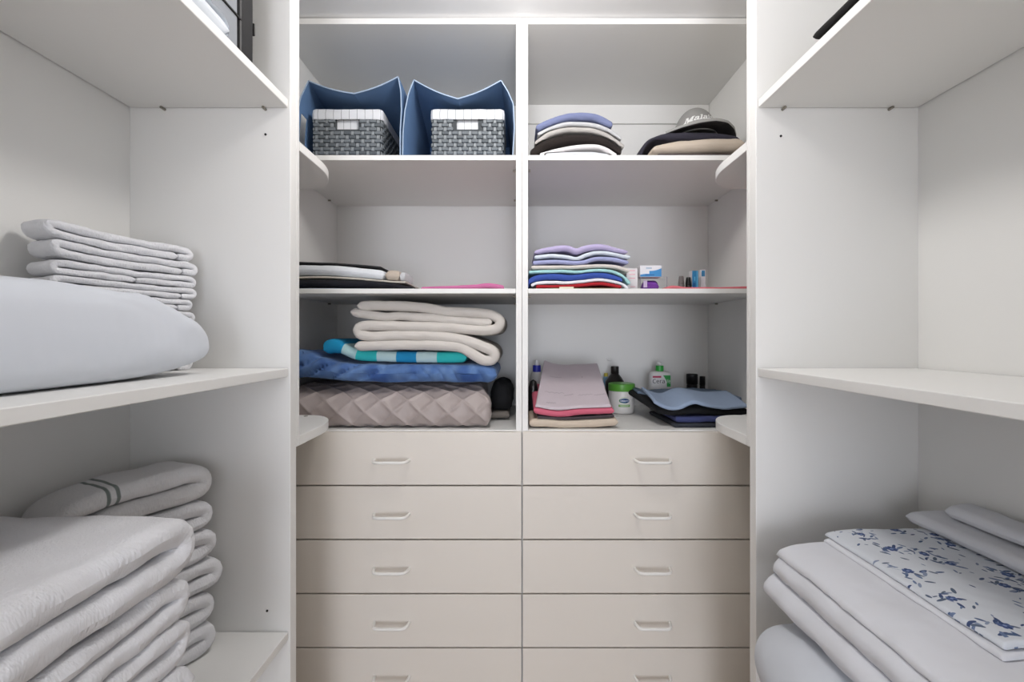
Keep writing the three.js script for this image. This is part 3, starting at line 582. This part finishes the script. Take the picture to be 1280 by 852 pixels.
// ---------------------------------------------------------------- clothes and lotion, lower right compartment
{
  const cB = H(-117) + 0.0006, n0 = things.length;
  garment('folded_shirt', 'beige folded shirt at the bottom of the pink pile', 'shirt', null, fab(0xcfc0ae), [[661.5, 529.0], [682, 528.6], [700, 530.5], [735, 529.6], [773, 527.2]], 10.5, 1.01, 0.24, { amp: 0.0012 });
  garment('folded_shirt', 'dark grey thin folded shirt below the pink one', 'shirt', null, fab(0x4a4246), [[672, 521.4], [700, 523.2], [730, 522.4], [768, 519.6]], 3.4, 1.012, 0.24, { amp: 0.0006 });
  garment('folded_shirt', 'bright pink folded shirt under the mauve shirt', 'shirt', null, fab(0xcf667c), [[667, 512.5], [685, 516.6], [700, 518.0], [730, 514.8], [768, 513.8]], 8, 1.012, 0.26, { amp: 0.0012, rise: 22, pw: 1.2 });
  const printTex = canvasTex(512, 512, (g, w, h) => { g.fillStyle = '#c8bcc2'; g.fillRect(0, 0, w, h); g.strokeStyle = '#9c9198'; g.lineWidth = 3; for (const [x, y, l] of [[40, 150, 130], [170, 128, 60], [260, 118, 90], [360, 112, 70], [60, 330, 90], [300, 330, 3], [60, 40, 60]]) { g.beginPath(); g.moveTo(x, y); for (let k = 1; k <= 8; k++) g.lineTo(x + l * k / 8, y + (k % 2 ? 7 : -3) + k); g.stroke(); } }, 0.27, 0.27);
  garment('folded_shirt', 'mauve folded shirt with faint print lying on the pink shirt', 'shirt', null, mat(0xffffff, { roughness: 0.95, map: printTex, bumpMap: wrinkleBump, bumpScale: 0.002 }), [[669, 507.0], [685, 510.6], [700, 511.6], [730, 509.4], [764, 508.0]], 4.6, 1.014, 0.27, { amp: 0.0015, rise: 47, pw: 1.05, nz: 26, d: (x, y, z) => { const k = Math.min(1, -z / 0.27), u = (x - X(669, 1.014)) / 0.235; return [x + k * lerp(0.042, 0.004, u), y + 0.02 * Math.max(0, 0.5 - u) * k, z]; } });
  settle(since(n0), { y: H(-117), lim: 0.02, ...INR });
  // lotion tub
  const D = 1.2, tx = X(779.5, D), R = 16.2 * D * S;
  const tz = Z(1.19) - R;
  const tub = thing('lotion_tub', 'white lotion tub with green lid and blue oval logo', 'tub');
  const hB = Y(489, D) - cB, hL = Y(479.5, D) - cB;
  part(tub, 'jar', lathe([[0, 0], [R * 0.86, 0], [R * 0.94, 0.004], [R * 0.98, 0.02], [R * 1.01, hB * 0.9], [R, hB]], tx, cB, tz, 40), mat(0xe9e6e2, { roughness: 0.35 }));
  part(tub, 'lid', lathe([[R * 0.9, hB], [R * 1.03, hB + 0.0005], [R * 1.03, hL - 0.004], [R * 0.98, hL - 0.001], [R * 0.9, hL], [0, hL]], tx, cB, tz, 40), mat(0x5da53c, { roughness: 0.4 }));
  const labTex = canvasTex(512, 512, (g, w, h) => {
    g.fillStyle = '#e9e6e2'; g.fillRect(0, 0, w, h); g.fillStyle = '#b8c9ae'; g.fillRect(150, 60, 210, 16);
    g.fillStyle = '#6da63f'; g.beginPath(); g.ellipse(250, 190, 165, 88, 0, 0, 7); g.fill(); g.fillStyle = '#173f77'; g.beginPath(); g.ellipse(258, 188, 158, 80, 0, 0, 7); g.fill();
    g.fillStyle = '#eef2f6'; g.font = 'bold 78px sans-serif'; g.textAlign = 'center'; g.fillText('Cetaphil', 258, 214, 270); g.fillStyle = '#85b565'; g.fillRect(70, 320, 370, 80); g.fillStyle = '#e4eedd'; g.fillRect(110, 345, 290, 10); g.fillRect(130, 368, 250, 8);
  });
  const lg = new THREE.CylinderGeometry(R * 1.018, R * 1.0, hB * 0.66, 20, 1, true, -0.62, 1.24); lg.translate(tx, cB + hB * 0.52, tz);
  part(tub, 'label', lg, mat(0xffffff, { roughness: 0.4, map: labTex }));
  // dark bottle behind
  const bottle = (name, label, px, D, r, ytop, prof, c, o) => { const h = Y(ytop, D) - cB, b = thing(name, label, 'bottle'); return [b, h, X(px, D), Z(D)]; };
  { const [b, h, x, z] = bottle('dark_bottle', 'black plastic bottle behind the lotion tub', 768.5, 1.29, 0, 457.5); const r = 11.8 * 1.29 * S;
    part(b, 'body', lathe([[0, 0], [r, 0], [r, h * 0.55], [r * 0.96, h * 0.64], [r * 0.7, h * 0.74], [r * 0.4, h * 0.82], [r * 0.38, h * 0.84]], x, cB, z), mat(0x15100f, { roughness: 0.3 }));
    part(b, 'cap', lathe([[0, h * 0.83], [r * 0.42, h * 0.83], [r * 0.42, h * 0.99], [r * 0.38, h], [0, h]], x, cB, z), mat(0x181210, { roughness: 0.4 }));
    const b2 = thing('small_bottle', 'small bottle with yellow cap peeking out behind the black bottle', 'bottle'); const x2 = X(757.5, 1.33), z2 = Z(1.33), h2 = Y(466, 1.33) - cB;
    part(b2, 'body', lathe([[0, 0], [0.011, 0], [0.011, h2 * 0.86], [0.006, h2 * 0.9]], x2, cB, z2, 20), mat(0x7fa6c4, { roughness: 0.4 })); part(b2, 'cap', cyl(0.008, 0.007, h2 * 0.1, x2, cB + h2 * 0.9, z2, 18), mat(0xc9b93a, { roughness: 0.4 })); }
  { // white and dark bottle with blue cap behind the pink pile
    const x = X(671, 1.27), z = Z(1.27), h = Y(452, 1.27) - cB, r = 0.024;
    const b = thing('pump_bottle', 'white bottle with royal blue cap behind the mauve shirt', 'bottle');
    part(b, 'body', lathe([[0, 0], [r, 0], [r, h * 0.7], [r * 0.85, h * 0.76], [r * 0.6, h * 0.8]], x, cB, z), mat(0xd9d7d5, { roughness: 0.35 }));
    part(b, 'collar', cyl(0.0155, 0.0155, h * 0.16, x, cB + h * 0.77, z, 24), mat(0x2430a8, { roughness: 0.4 }));
    part(b, 'nozzle', cyl(0.007, 0.005, h * 0.1, x, cB + h * 0.93, z, 16), mat(0xe8e8ea, { roughness: 0.3 }));
    const b2 = thing('dark_bottle', 'black rounded bottle squeezed between partition and mauve shirt', 'bottle'); const x2 = X(666.5, 1.14), z2 = Z(1.14), h2 = Y(474, 1.14) - cB;
    part(b2, 'body', lathe([[0, 0], [0.015, 0], [0.017, h2 * 0.4], [0.016, h2 * 0.8], [0.011, h2 * 0.95], [0, h2]], x2, cB, z2, 24), mat(0x121112, { roughness: 0.35 })); }
  { // facial cleanser bottle
    const D2 = 1.28, x = X(824.5, D2), z = Z(D2), w = 13.4 * D2 * S, h = Y(463.5, D2) - cB, hc = Y(456.5, D2) - cB, ht = Y(452, D2) - cB;
    const b = thing('cleanser_bottle', 'white cleanser bottle with green pump collar behind the blue shirts', 'bottle');
    const prof = gridGeo(9, 32, (i, j) => { const a = i / 32 * Math.PI * 2, yy = [0, 0.004, 0.02, 0.5, 0.88, 0.94, 0.98, 1, 1][j] * (j < 3 ? 1 : h), k = [0.9, 0.97, 1, 1, 1, 0.94, 0.8, 0.5, 0][j]; const c = Math.cos(a), s = Math.sin(a); return [x + Math.sign(c) * Math.pow(Math.abs(c), 0.7) * w * k, cB + yy, z - Math.sign(s) * Math.pow(Math.abs(s), 0.55) * w * 0.55 * k]; }, () => [0, 0], true);
    part(b, 'body', prof, mat(0xe2e0de, { roughness: 0.35 }));
    part(b, 'collar', cyl(0.0150, 0.0150, hc - h, x, cB + h - 0.0005, z, 24), mat(0x2fa03f, { roughness: 0.4 }));
    part(b, 'pump', lathe([[0, 0], [0.009, 0], [0.009, (ht - hc) * 0.7], [0.006, ht - hc], [0, ht - hc]], x, cB + hc, z, 20), mat(0xe2e2e1, { roughness: 0.35 }));
    const lt = canvasTex(512, 384, (g, W, Hh) => {
      g.fillStyle = '#e2e0df'; g.fillRect(0, 0, W, Hh); g.fillStyle = '#2f9e48'; g.beginPath(); g.moveTo(300, 0); g.lineTo(500, 0); g.lineTo(500, Hh); g.lineTo(400, Hh); g.quadraticCurveTo(410, 180, 300, 0); g.fill();
      g.fillStyle = '#b8365a'; g.fillRect(20, 20, 230, 62); g.fillStyle = '#24262c'; g.font = '190px sans-serif'; g.fillText('Cera', 10, 265, 345); g.fillStyle = '#e6f3e8'; g.fillText('Ve', 372, 265, 125);
    });
    const hl = 14 * D2 * S, pg = new THREE.PlaneGeometry(w * 1.75, hl); pg.translate(x, cB + h * 0.9 - hl / 2, z + w * 0.55 + 0.0008); part(b, 'label', pg, mat(0xffffff, { roughness: 0.4, map: lt }));
  }
  for (const [px, hw2, yt, D3, lab] of [[865, 6.8, 467, 1.3, 'wide black jar behind the blue shirts'], [878, 3.4, 470, 1.32, 'slim black bottle behind the blue shirts beside the wide jar']]) {
    const h = Y(yt, D3) - cB, r = hw2 * D3 * S, b = thing('black_jar', lab, 'bottle'), x = X(px, D3), z = Z(D3);
    part(b, 'body', lathe([[0, 0], [r * 0.95, 0], [r * 0.95, h * 0.68], [r * 0.8, h * 0.7]], x, cB, z), mat(0x191617, { roughness: 0.35 }));
    part(b, 'cap', lathe([[0, h * 0.705], [r, h * 0.705], [r, h * 0.98], [r * 0.94, h], [0, h]], x, cB, z), mat(0x100e0e, { roughness: 0.4 }));
  }
  part(thing('adhesive_hook', 'tiny white hook stuck to the cabinet back above the black bottle', 'hook'), 'pad', new THREE.SphereGeometry(0.009, 16, 10).scale(1.3, 0.7, 0.5).translate(X(762, 1.35), Y(449, 1.35), ZCB + 0.0042), M.white);
  // blue shirts
  const n1 = things.length;
  garment('folded_shirt', 'charcoal folded shirt at the bottom of the blue pile', 'shirt', null, fab(0x33363d), [[843, 532.0], [880, 531.8], [936, 531.6]], 5.4, 1.02, 0.25, { d: (x, y, z) => [x + 0.03 * Math.min(0, z) * Math.max(0, 1 - (x - X(843, 1.02)) / 0.15), y, z] });
  garment('folded_shirt', 'navy folded shirt second from the bottom of the blue pile', 'shirt', null, fab(0x3c4370), [[845, 524.8], [880, 524.4], [936, 523.6]], 7, 1.022, 0.25);
  garment('folded_shirt', 'black folded shirt beneath the light blue shirt', 'shirt', null, fab(0x0f1014), [[822, 513.5], [842, 516.2], [870, 514.0], [905, 516.6], [936, 514.4]], 8, 1.03, 0.25, { rise: 14, d: (x, y, z) => [x + 0.16 * Math.min(0, z) * Math.max(0, 1 - (x - X(822, 1.03)) / 0.2), y, z] });
  garment('folded_shirt', 'grey-blue folded shirt lying behind the light blue shirt', 'shirt', null, fab(0x74869c), [[797, 490.0], [815, 496.5], [835, 498.0], [865, 495.5], [895, 495.4], [930, 499]], 4, 1.15, 0.16, { rise: 3, amp: 0.002 });
  garment('folded_shirt', 'light blue folded shirt on top of the blue pile', 'shirt', null, fab(0x93a4bd), [[818, 502.5], [832, 509.5], [846, 511.0], [866, 504.0], [885, 507.0], [905, 510.4], [935, 508.0]], 4.6, 1.025, 0.15, { rise: 12, amp: 0.0022, pw: 0.8 });
  settle(since(n1), { y: H(-117), lim: 0.035, ...INR });
}
// ---------------------------------------------------------------- left unit, middle shelf
{
  const sy = H(-29.8) + 0.0006;
  const dv = cushion(0.13, 0.145, 0.74, { e1: 0.5, e2: 0.32, e3: 0.85, amp: 0.009, freq: 8, nu: 90, nv: 40, d: (x, y, z) => { const e = Math.max(0, (-z - 0.20) / 0.17); return [x, Math.max(-0.0715, y - 0.045 * e * e * Math.max(0, (y + 0.0715) / 0.143)), z]; } });
  const b = BGU.mergeVertices(dv); b.translate((-244 - 297) / 2 * S, sy + 0.0725, -0.55); b.computeVertexNormals();
  solo('folded_duvet', b, M.duvet, 'thick white folded duvet lying in front of the washcloths', 'duvet');
  // pile of folded washcloths in the corner
  const ang = Math.atan2(0.936, 0.351), ox = -324 * S, oz = Z(0.55);
  const n0 = things.length; let y = sy; const TH = [.026, .024, .026, .024, .026, .025, .024, .026, .030, .032];
  TH.forEach((t, k) => {
    const sm = k % 3 === 1 ? 0.5 + 0.1 * rnd() : 0.86, jx = (rnd() - 0.5) * 0.014, jz = -rnd() * 0.008, L = 0.255 + (rnd() - 0.5) * 0.014 - (k > 7 ? 0 : 0.006), l = t / 2 - 0.0006, tilt = k > 7 ? 0.012 : 0.004;
    const g = fold([[L * sm, l * 0.5], [L * sm * 0.6, l * 0.5], [l * 1.1, l * 0.5], [l * 0.72, l * 0.66], [l * 0.6, l], [l * 0.72, l * 1.34], [l * 1.1, l * 1.5], [L * 0.3, l * 1.5], [L * 0.7, l * 1.5], [L - l, l * 1.5], [L - l * 0.62, l * 1.34], [L - l * 0.5, l], [L - l * 0.62, l * 0.66], [L - l, l * 0.5], [L * (sm + 1) / 2, l * 0.5], [L * sm + 0.001, l * 0.5]], l * 0.94, 0.078, { amp: 0.0022, freq: 24, n: 130, d: (x, yy, z) => [x, yy + tilt * (x < L / 2 ? (1 - 2 * x / L) ** 2 : 0) * (k / 9), z] });
    solo('folded_washcloth', turn(g, ang, ox + jx * 0.351, y, oz - jx * 0.936 + jz * 0.3), M.terry, k === 9 ? 'topmost white washcloth of the pile behind the folded duvet' : k === 0 ? 'bottommost white washcloth of the pile behind the folded duvet' : `white washcloth, ${ORD[k]} from the bottom of the pile behind the duvet`, 'washcloth', 'washcloths piled in the corner');
    y += t;
  });
  settle(since(n0), { y: H(-29.8), xmin: XL + 0.001 });
}
// ---------------------------------------------------------------- left unit, top shelf
{
  const sy = H(220) + 0.0006, x0 = -225 * S, xb = -345 * S;
  const c = thing('storage_case', 'grey storage case with black trim on the top shelf', 'case');
  part(c, 'body', box(xb, x0, sy + 0.004, sy + 0.5, Z(0.645), Z(0.45), 0.006), mat(0x8d9197, { roughness: 0.6 }));
  part(c, 'end_band', box(xb, x0 + 0.003, sy, sy + 0.5, Z(0.679), Z(0.6455), 0.006), mat(0x111012, { roughness: 0.5 }));
  part(c, 'latch', box(x0 - 0.02, x0 + 0.0032, sy + 0.085, sy + 0.11, Z(0.682), Z(0.6792), 0.001), M.dark);
  for (const yy of [239, 257]) part(c, 'trim', box(x0 - 0.002, x0 + 0.0032, H(yy) - 0.003, H(yy) + 0.0005, Z(yy === 239 ? 0.615 : 0.65), Z(0.46), 0.0008), M.dark);
  part(c, 'trim', box(x0 - 0.002, x0 + 0.0032, sy + 0.001, H(239) - 0.0032, Z(0.6165), Z(0.613), 0.0008), M.dark);
  solo('folded_cloth', fold([[Z(0.46), 0.020], [Z(0.52), 0.021], [Z(0.6), 0.020]].map(([z, y]) => [-z, y]), 0.038, 0.02, { amp: 0.001 }).rotateY(Math.PI / 2).translate(-216 * S, sy, 0), fab(0xd7dce2), 'white folded cloth leaning on the grey storage case', 'cloth');
  solo('cream_box', box(-345 * S, -214.5 * S, sy, sy + 0.22, Z(0.445), Z(0.25), 0.004), mat(0xc9c5ae, { roughness: 0.8 }), 'cream cardboard box on the top shelf beside the storage case', 'box');
}
// ---------------------------------------------------------------- right unit, top shelf
{
  const sy = H(220) + 0.0006;
  solo('folded_garment', fold([[0.50, 0.008], [0.62, 0.008], [0.75, 0.009], [0.845, 0.011]], 0.015, 0.3, { amp: 0.001 }).rotateY(Math.PI / 2).translate(222 * S + 0.3, sy, 0), fab(0x0d0c0d), 'black folded garment lying flat on the top shelf', 'clothing');
  solo('white_paper', fold([[0.46, 0.018], [0.6, 0.0182], [0.70, 0.0185]], 0.0016, 0.26, { amp: 0.0004 }).rotateY(Math.PI / 2).translate(223 * S + 0.27, sy, 0), fab(0xd8d8d8), 'thin white paper between the black garments on the top shelf', 'paper');
  solo('folded_garment', fold([[0.45, 0.035], [0.55, 0.034], [0.64, 0.030], [0.70, 0.027]], 0.013, 0.28, { amp: 0.0012 }).rotateY(Math.PI / 2).translate(224 * S + 0.28, sy, 0), fab(0x121113), 'black folded garment resting above the thin white paper', 'clothing');
}
// ---------------------------------------------------------------- left unit, bottom shelf: towels
{
  const sy = H(-274.6) + 0.0006;
  const uFold = (a, b, t, gap = 0.0) => { const l = t / 2; return [[a, l * 1.5], [a + (b - a) * 0.35, l * 1.52], [a + (b - a) * 0.7, l * 1.5], [b - l, l * 1.52], [b - l * 0.35, l * 1.32], [b - l * 0.2, l], [b - l * 0.35, l * 0.68], [b - l, l * 0.5], [a + (b - a) * 0.7, l * 0.5], [a + (b - a) * 0.35, l * 0.5], [a, l * 0.5]]; };
  // front pile, folds towards the end panel
  let n0 = things.length, y = sy; const T = [.062, .060, .062, .064, .064, .094];
  T.forEach((t, k) => {
    const top = k === T.length - 1, b = (top ? 0.70 : 0.695) + (rnd() - 0.5) * 0.014, xo = (-199 - (top ? 0 : rnd() * 5)) * S;
    const g = fold(uFold(0.27, b, t - 0.002), (t - 0.002) / 2 * 0.97, top ? 0.33 : 0.32, { amp: 0.0045, freq: 11, n: 90, nz: 16, er: t * 0.24 });
    g.rotateY(Math.PI / 2); g.translate(xo, y + 0.001, 0);
    solo('bath_towel', g, M.terry, top ? 'thick white bath towel on top of the front towel pile' : k === 0 ? 'lowest white bath towel of the front towel pile' : `white bath towel, ${ORD[k]} from the bottom of the front pile`, 'towel', 'bath towels in the front pile');
    y += t;
  });
  settle(since(n0), { y: H(-274.6) }); n0 = things.length;
  // rear pile in the corner
  const ang = Math.atan2(0.904, 0.431), ox = -310 * S, oz = Z(0.53);
  const bands = canvasTex(1024, 4, (g, w, h) => { g.fillStyle = '#e0dfe0'; g.fillRect(0, 0, w, h); g.fillStyle = '#7d8582'; g.fillRect(0.120 * w, 0, 0.0055 * w, h); g.fillRect(0.134 * w, 0, 0.0055 * w, h); }, 1, 1);
  const bandMat = mat(0xffffff, { roughness: 1, map: bands, bumpMap: terryBump, bumpScale: 0.0015 });
  y = sy; const T2 = [.066, .066, .064, .066, .062, .076];
  T2.forEach((t, k) => {
    const top = k === T2.length - 1, j = (rnd() - 0.5) * 0.012, L = 0.264 + (rnd() - 0.5) * 0.012;
    const l = (t - 0.002) / 2, ring = [[L * 0.24, l * 0.5], [L * 0.2, l * 0.5], [l * 1.1, l * 0.5], [l * 0.72, l * 0.66], [l * 0.6, l], [l * 0.72, l * 1.34], [l * 1.1, l * 1.5], [L * 0.35, l * 1.52], [L * 0.7, l * 1.5], [L - l, l * 1.52], [L - l * 0.35, l * 1.32], [L - l * 0.2, l], [L - l * 0.35, l * 0.68], [L - l, l * 0.5], [L * 0.6, l * 0.5], [L * 0.25, l * 0.5]];
    const g = fold(top ? ring : uFold(0, L, t - 0.002), (t - 0.002) / 2 * 0.97, 0.118, { amp: 0.003, freq: 14, n: 80, er: t * 0.24, d: (x, yy, z) => [x, yy - (top ? 0.028 * Math.max(0, 1 - x / 0.14) ** 2 * (yy / t) : 0), z] });
    turn(g, ang, ox + j * 0.431, y + 0.001, oz - j * 0.904);
    solo('hand_towel', g, top ? bandMat : M.terry, top ? 'white hand towel with two grey bands on the corner pile' : k === 0 ? 'lowest white hand towel of the corner towel pile' : `white hand towel, ${ORD[k]} from the bottom of the corner pile`, 'towel', 'hand towels in the corner pile');
    y += t;
  });
  settle(since(n0), { y: H(-274.6), xmin: XL + 0.001 });
}
// ---------------------------------------------------------------- right unit, bottom shelf: sheets and comforter
{
  const sy = H(-300) + 0.0006;
  // local frame: path x runs inward from the aisle edge, sweep runs towards the camera
  const layZ = (pts, t, zFar, len, o) => { const g = fold(pts.map(([px, v]) => [px * S, H(v)]), typeof t === 'function' ? u => t(u) * S : t * S, len, o); g.rotateY(0); g.translate(0, 0, zFar + len); return g; };
  const n0 = things.length;
  // comforter bulging over the shelf edge
  const cw = cushion(0.37, 0.205, 0.86, { e1: 0.62, e2: 0.42, e3: 0.9, amp: 0.012, freq: 6, nu: 90, nv: 40, seed: 8 });
  cw.translate(180 * S + 0.185, sy + 0.1, -0.53); solo('folded_comforter', cw, M.duvet, 'puffy white comforter bulging over the shelf edge beneath the sheets', 'comforter');
  const mk = (name, label, cat, m, pts, t, zf, len, o) => solo(name, layZ(pts, t, zf, len, { nz: 40, n: 70, amp: 0.003, freq: 9, ...o }), m, label, cat, 'white bedding under the floral sheet');
  mk('folded_sheet', 'white rumpled sheet lying directly on the puffy comforter', 'sheet', M.sheet, [[350, -208], [290, -203], [240, -202], [215, -206], [207, -214]], 18, -0.945, 0.75, { er: 0.02, amp: 0.005 });
  mk('folded_sheet', 'thick white folded sheet bulging in the middle of the pile', 'sheet', M.sheet, [[355, -186], [290, -183], [240, -184], [222, -188], [212, -196]], 20, -0.935, 0.73, { er: 0.022, amp: 0.004 });
  mk('folded_sheet', 'smooth white folded sheet two below the floral sheet', 'sheet', M.sheet, [[357, -172], [300, -171.5], [250, -172], [228, -174.5], [214, -180]], 9.5, -0.925, 0.6, { er: 0.01, amp: 0.003 });
  mk('folded_sheet', 'thin white folded sheet right under the floral sheet', 'sheet', M.sheet, [[358, -166], [300, -165.4], [262, -165.6], [250, -167.4]], 5, -0.918, 0.34, { er: 0.006, amp: 0.0015 });
  // floral sheet
  const flor = canvasTex(1024, 1024, (g, w, h) => {
    let s = 77; const R = () => { s = (s * 1664525 + 1013904223) >>> 0; return s / 4294967296; };
    g.fillStyle = '#dde1e7'; g.fillRect(0, 0, w, h);
    const leaf = (x, y, a, L, c) => { g.save(); g.translate(x, y); g.rotate(a); g.fillStyle = c; g.beginPath(); g.ellipse(0, 0, L, L * 0.34, 0, 0, 7); g.fill(); g.restore(); };
    const cs = ['#54688c', '#6f81a3', '#3f5078', '#8f9bb4', '#5d6a80'];
    for (let k = 0; k < 26; k++) {
      const x = ((k % 5) + 0.2 + 0.6 * R()) * w / 5, y = (Math.floor(k / 5) + 0.2 + 0.6 * R()) * h / 5.2, r = 19 + R() * 8;
      for (let q = 0; q < 11; q++) leaf(x + (R() - 0.5) * 120, y + (R() - 0.5) * 120, R() * 6.3, 12 + R() * 12, cs[Math.floor(R() * 5)]);
      g.strokeStyle = '#93a0b6'; g.lineWidth = 2; g.beginPath(); g.moveTo(x, y); g.quadraticCurveTo(x + 30, y + 10, x + 48, y + 36); g.stroke();
      for (let q = 0; q < 7; q++) { const a = q / 7 * 6.28; g.fillStyle = ['#46598a', '#5a6c99', '#384b78'][q % 3]; g.beginPath(); g.ellipse(x + Math.cos(a) * r * 0.55, y + Math.sin(a) * r * 0.55, r * 0.5, r * 0.38, a, 0, 7); g.fill(); }
      g.fillStyle = '#8ea0c8'; g.beginPath(); g.arc(x, y, r * 0.28, 0, 7); g.fill();
    }
    for (let k = 0; k < 190; k++) leaf(R() * w, R() * h, R() * 6.3, 8 + R() * 12, cs[Math.floor(R() * 5)]);
  }, 0.36, 0.36);
  const fm = mat(0xffffff, { roughness: 0.9, map: flor, bumpMap: wrinkleBump, bumpScale: 0.002 });
  solo('floral_sheet', layZ([[345, -160.6], [310, -160.2], [280, -160.6], [262, -161.4], [253, -163]], 4.6, -0.925, 0.34, { nz: 30, n: 60, er: 0.005, amp: 0.002, freq: 12 }), fm, 'white folded sheet printed with blue flowers on top of the bedding', 'sheet');
  // pillowcases by the wall
  solo('pillowcase', layZ([[366, -151.5], [350, -151.5], [330, -152.5]], 10, -0.955, 0.52, { nz: 20, er: 0.012, amp: 0.003 }), M.sheet, 'white folded pillowcase beside the floral sheet along the wall', 'pillowcase', 'pillowcases along the wall');
  solo('pillowcase', layZ([[368, -139.5], [358, -139.5], [345, -141]], 10, -0.91, 0.5, { nz: 20, er: 0.012, amp: 0.003 }), M.sheet, 'white folded pillowcase topmost along the wall above the floral sheet', 'pillowcase', 'pillowcases along the wall');
  settle(since(n0), { y: H(-300), lim: 0.035, xmax: XR - 0.001 });
}

// ---------------------------------------------------------------- put every thing's origin at its base
const bb = new THREE.Box3(), cc = new THREE.Vector3();
for (const o of things) {
  bb.setFromObject(o); bb.getCenter(cc); cc.y = bb.min.y;
  o.position.copy(cc);
  if (o.isMesh) { o.geometry.translate(-cc.x, -cc.y, -cc.z); for (const c of o.children) c.geometry.translate(-cc.x, -cc.y, -cc.z); }
  else for (const c of o.children) { c.geometry.translate(-cc.x, -cc.y, -cc.z); for (const d of c.children) d.geometry.translate(-cc.x, -cc.y, -cc.z); }
}
renderer.render(scene, camera);
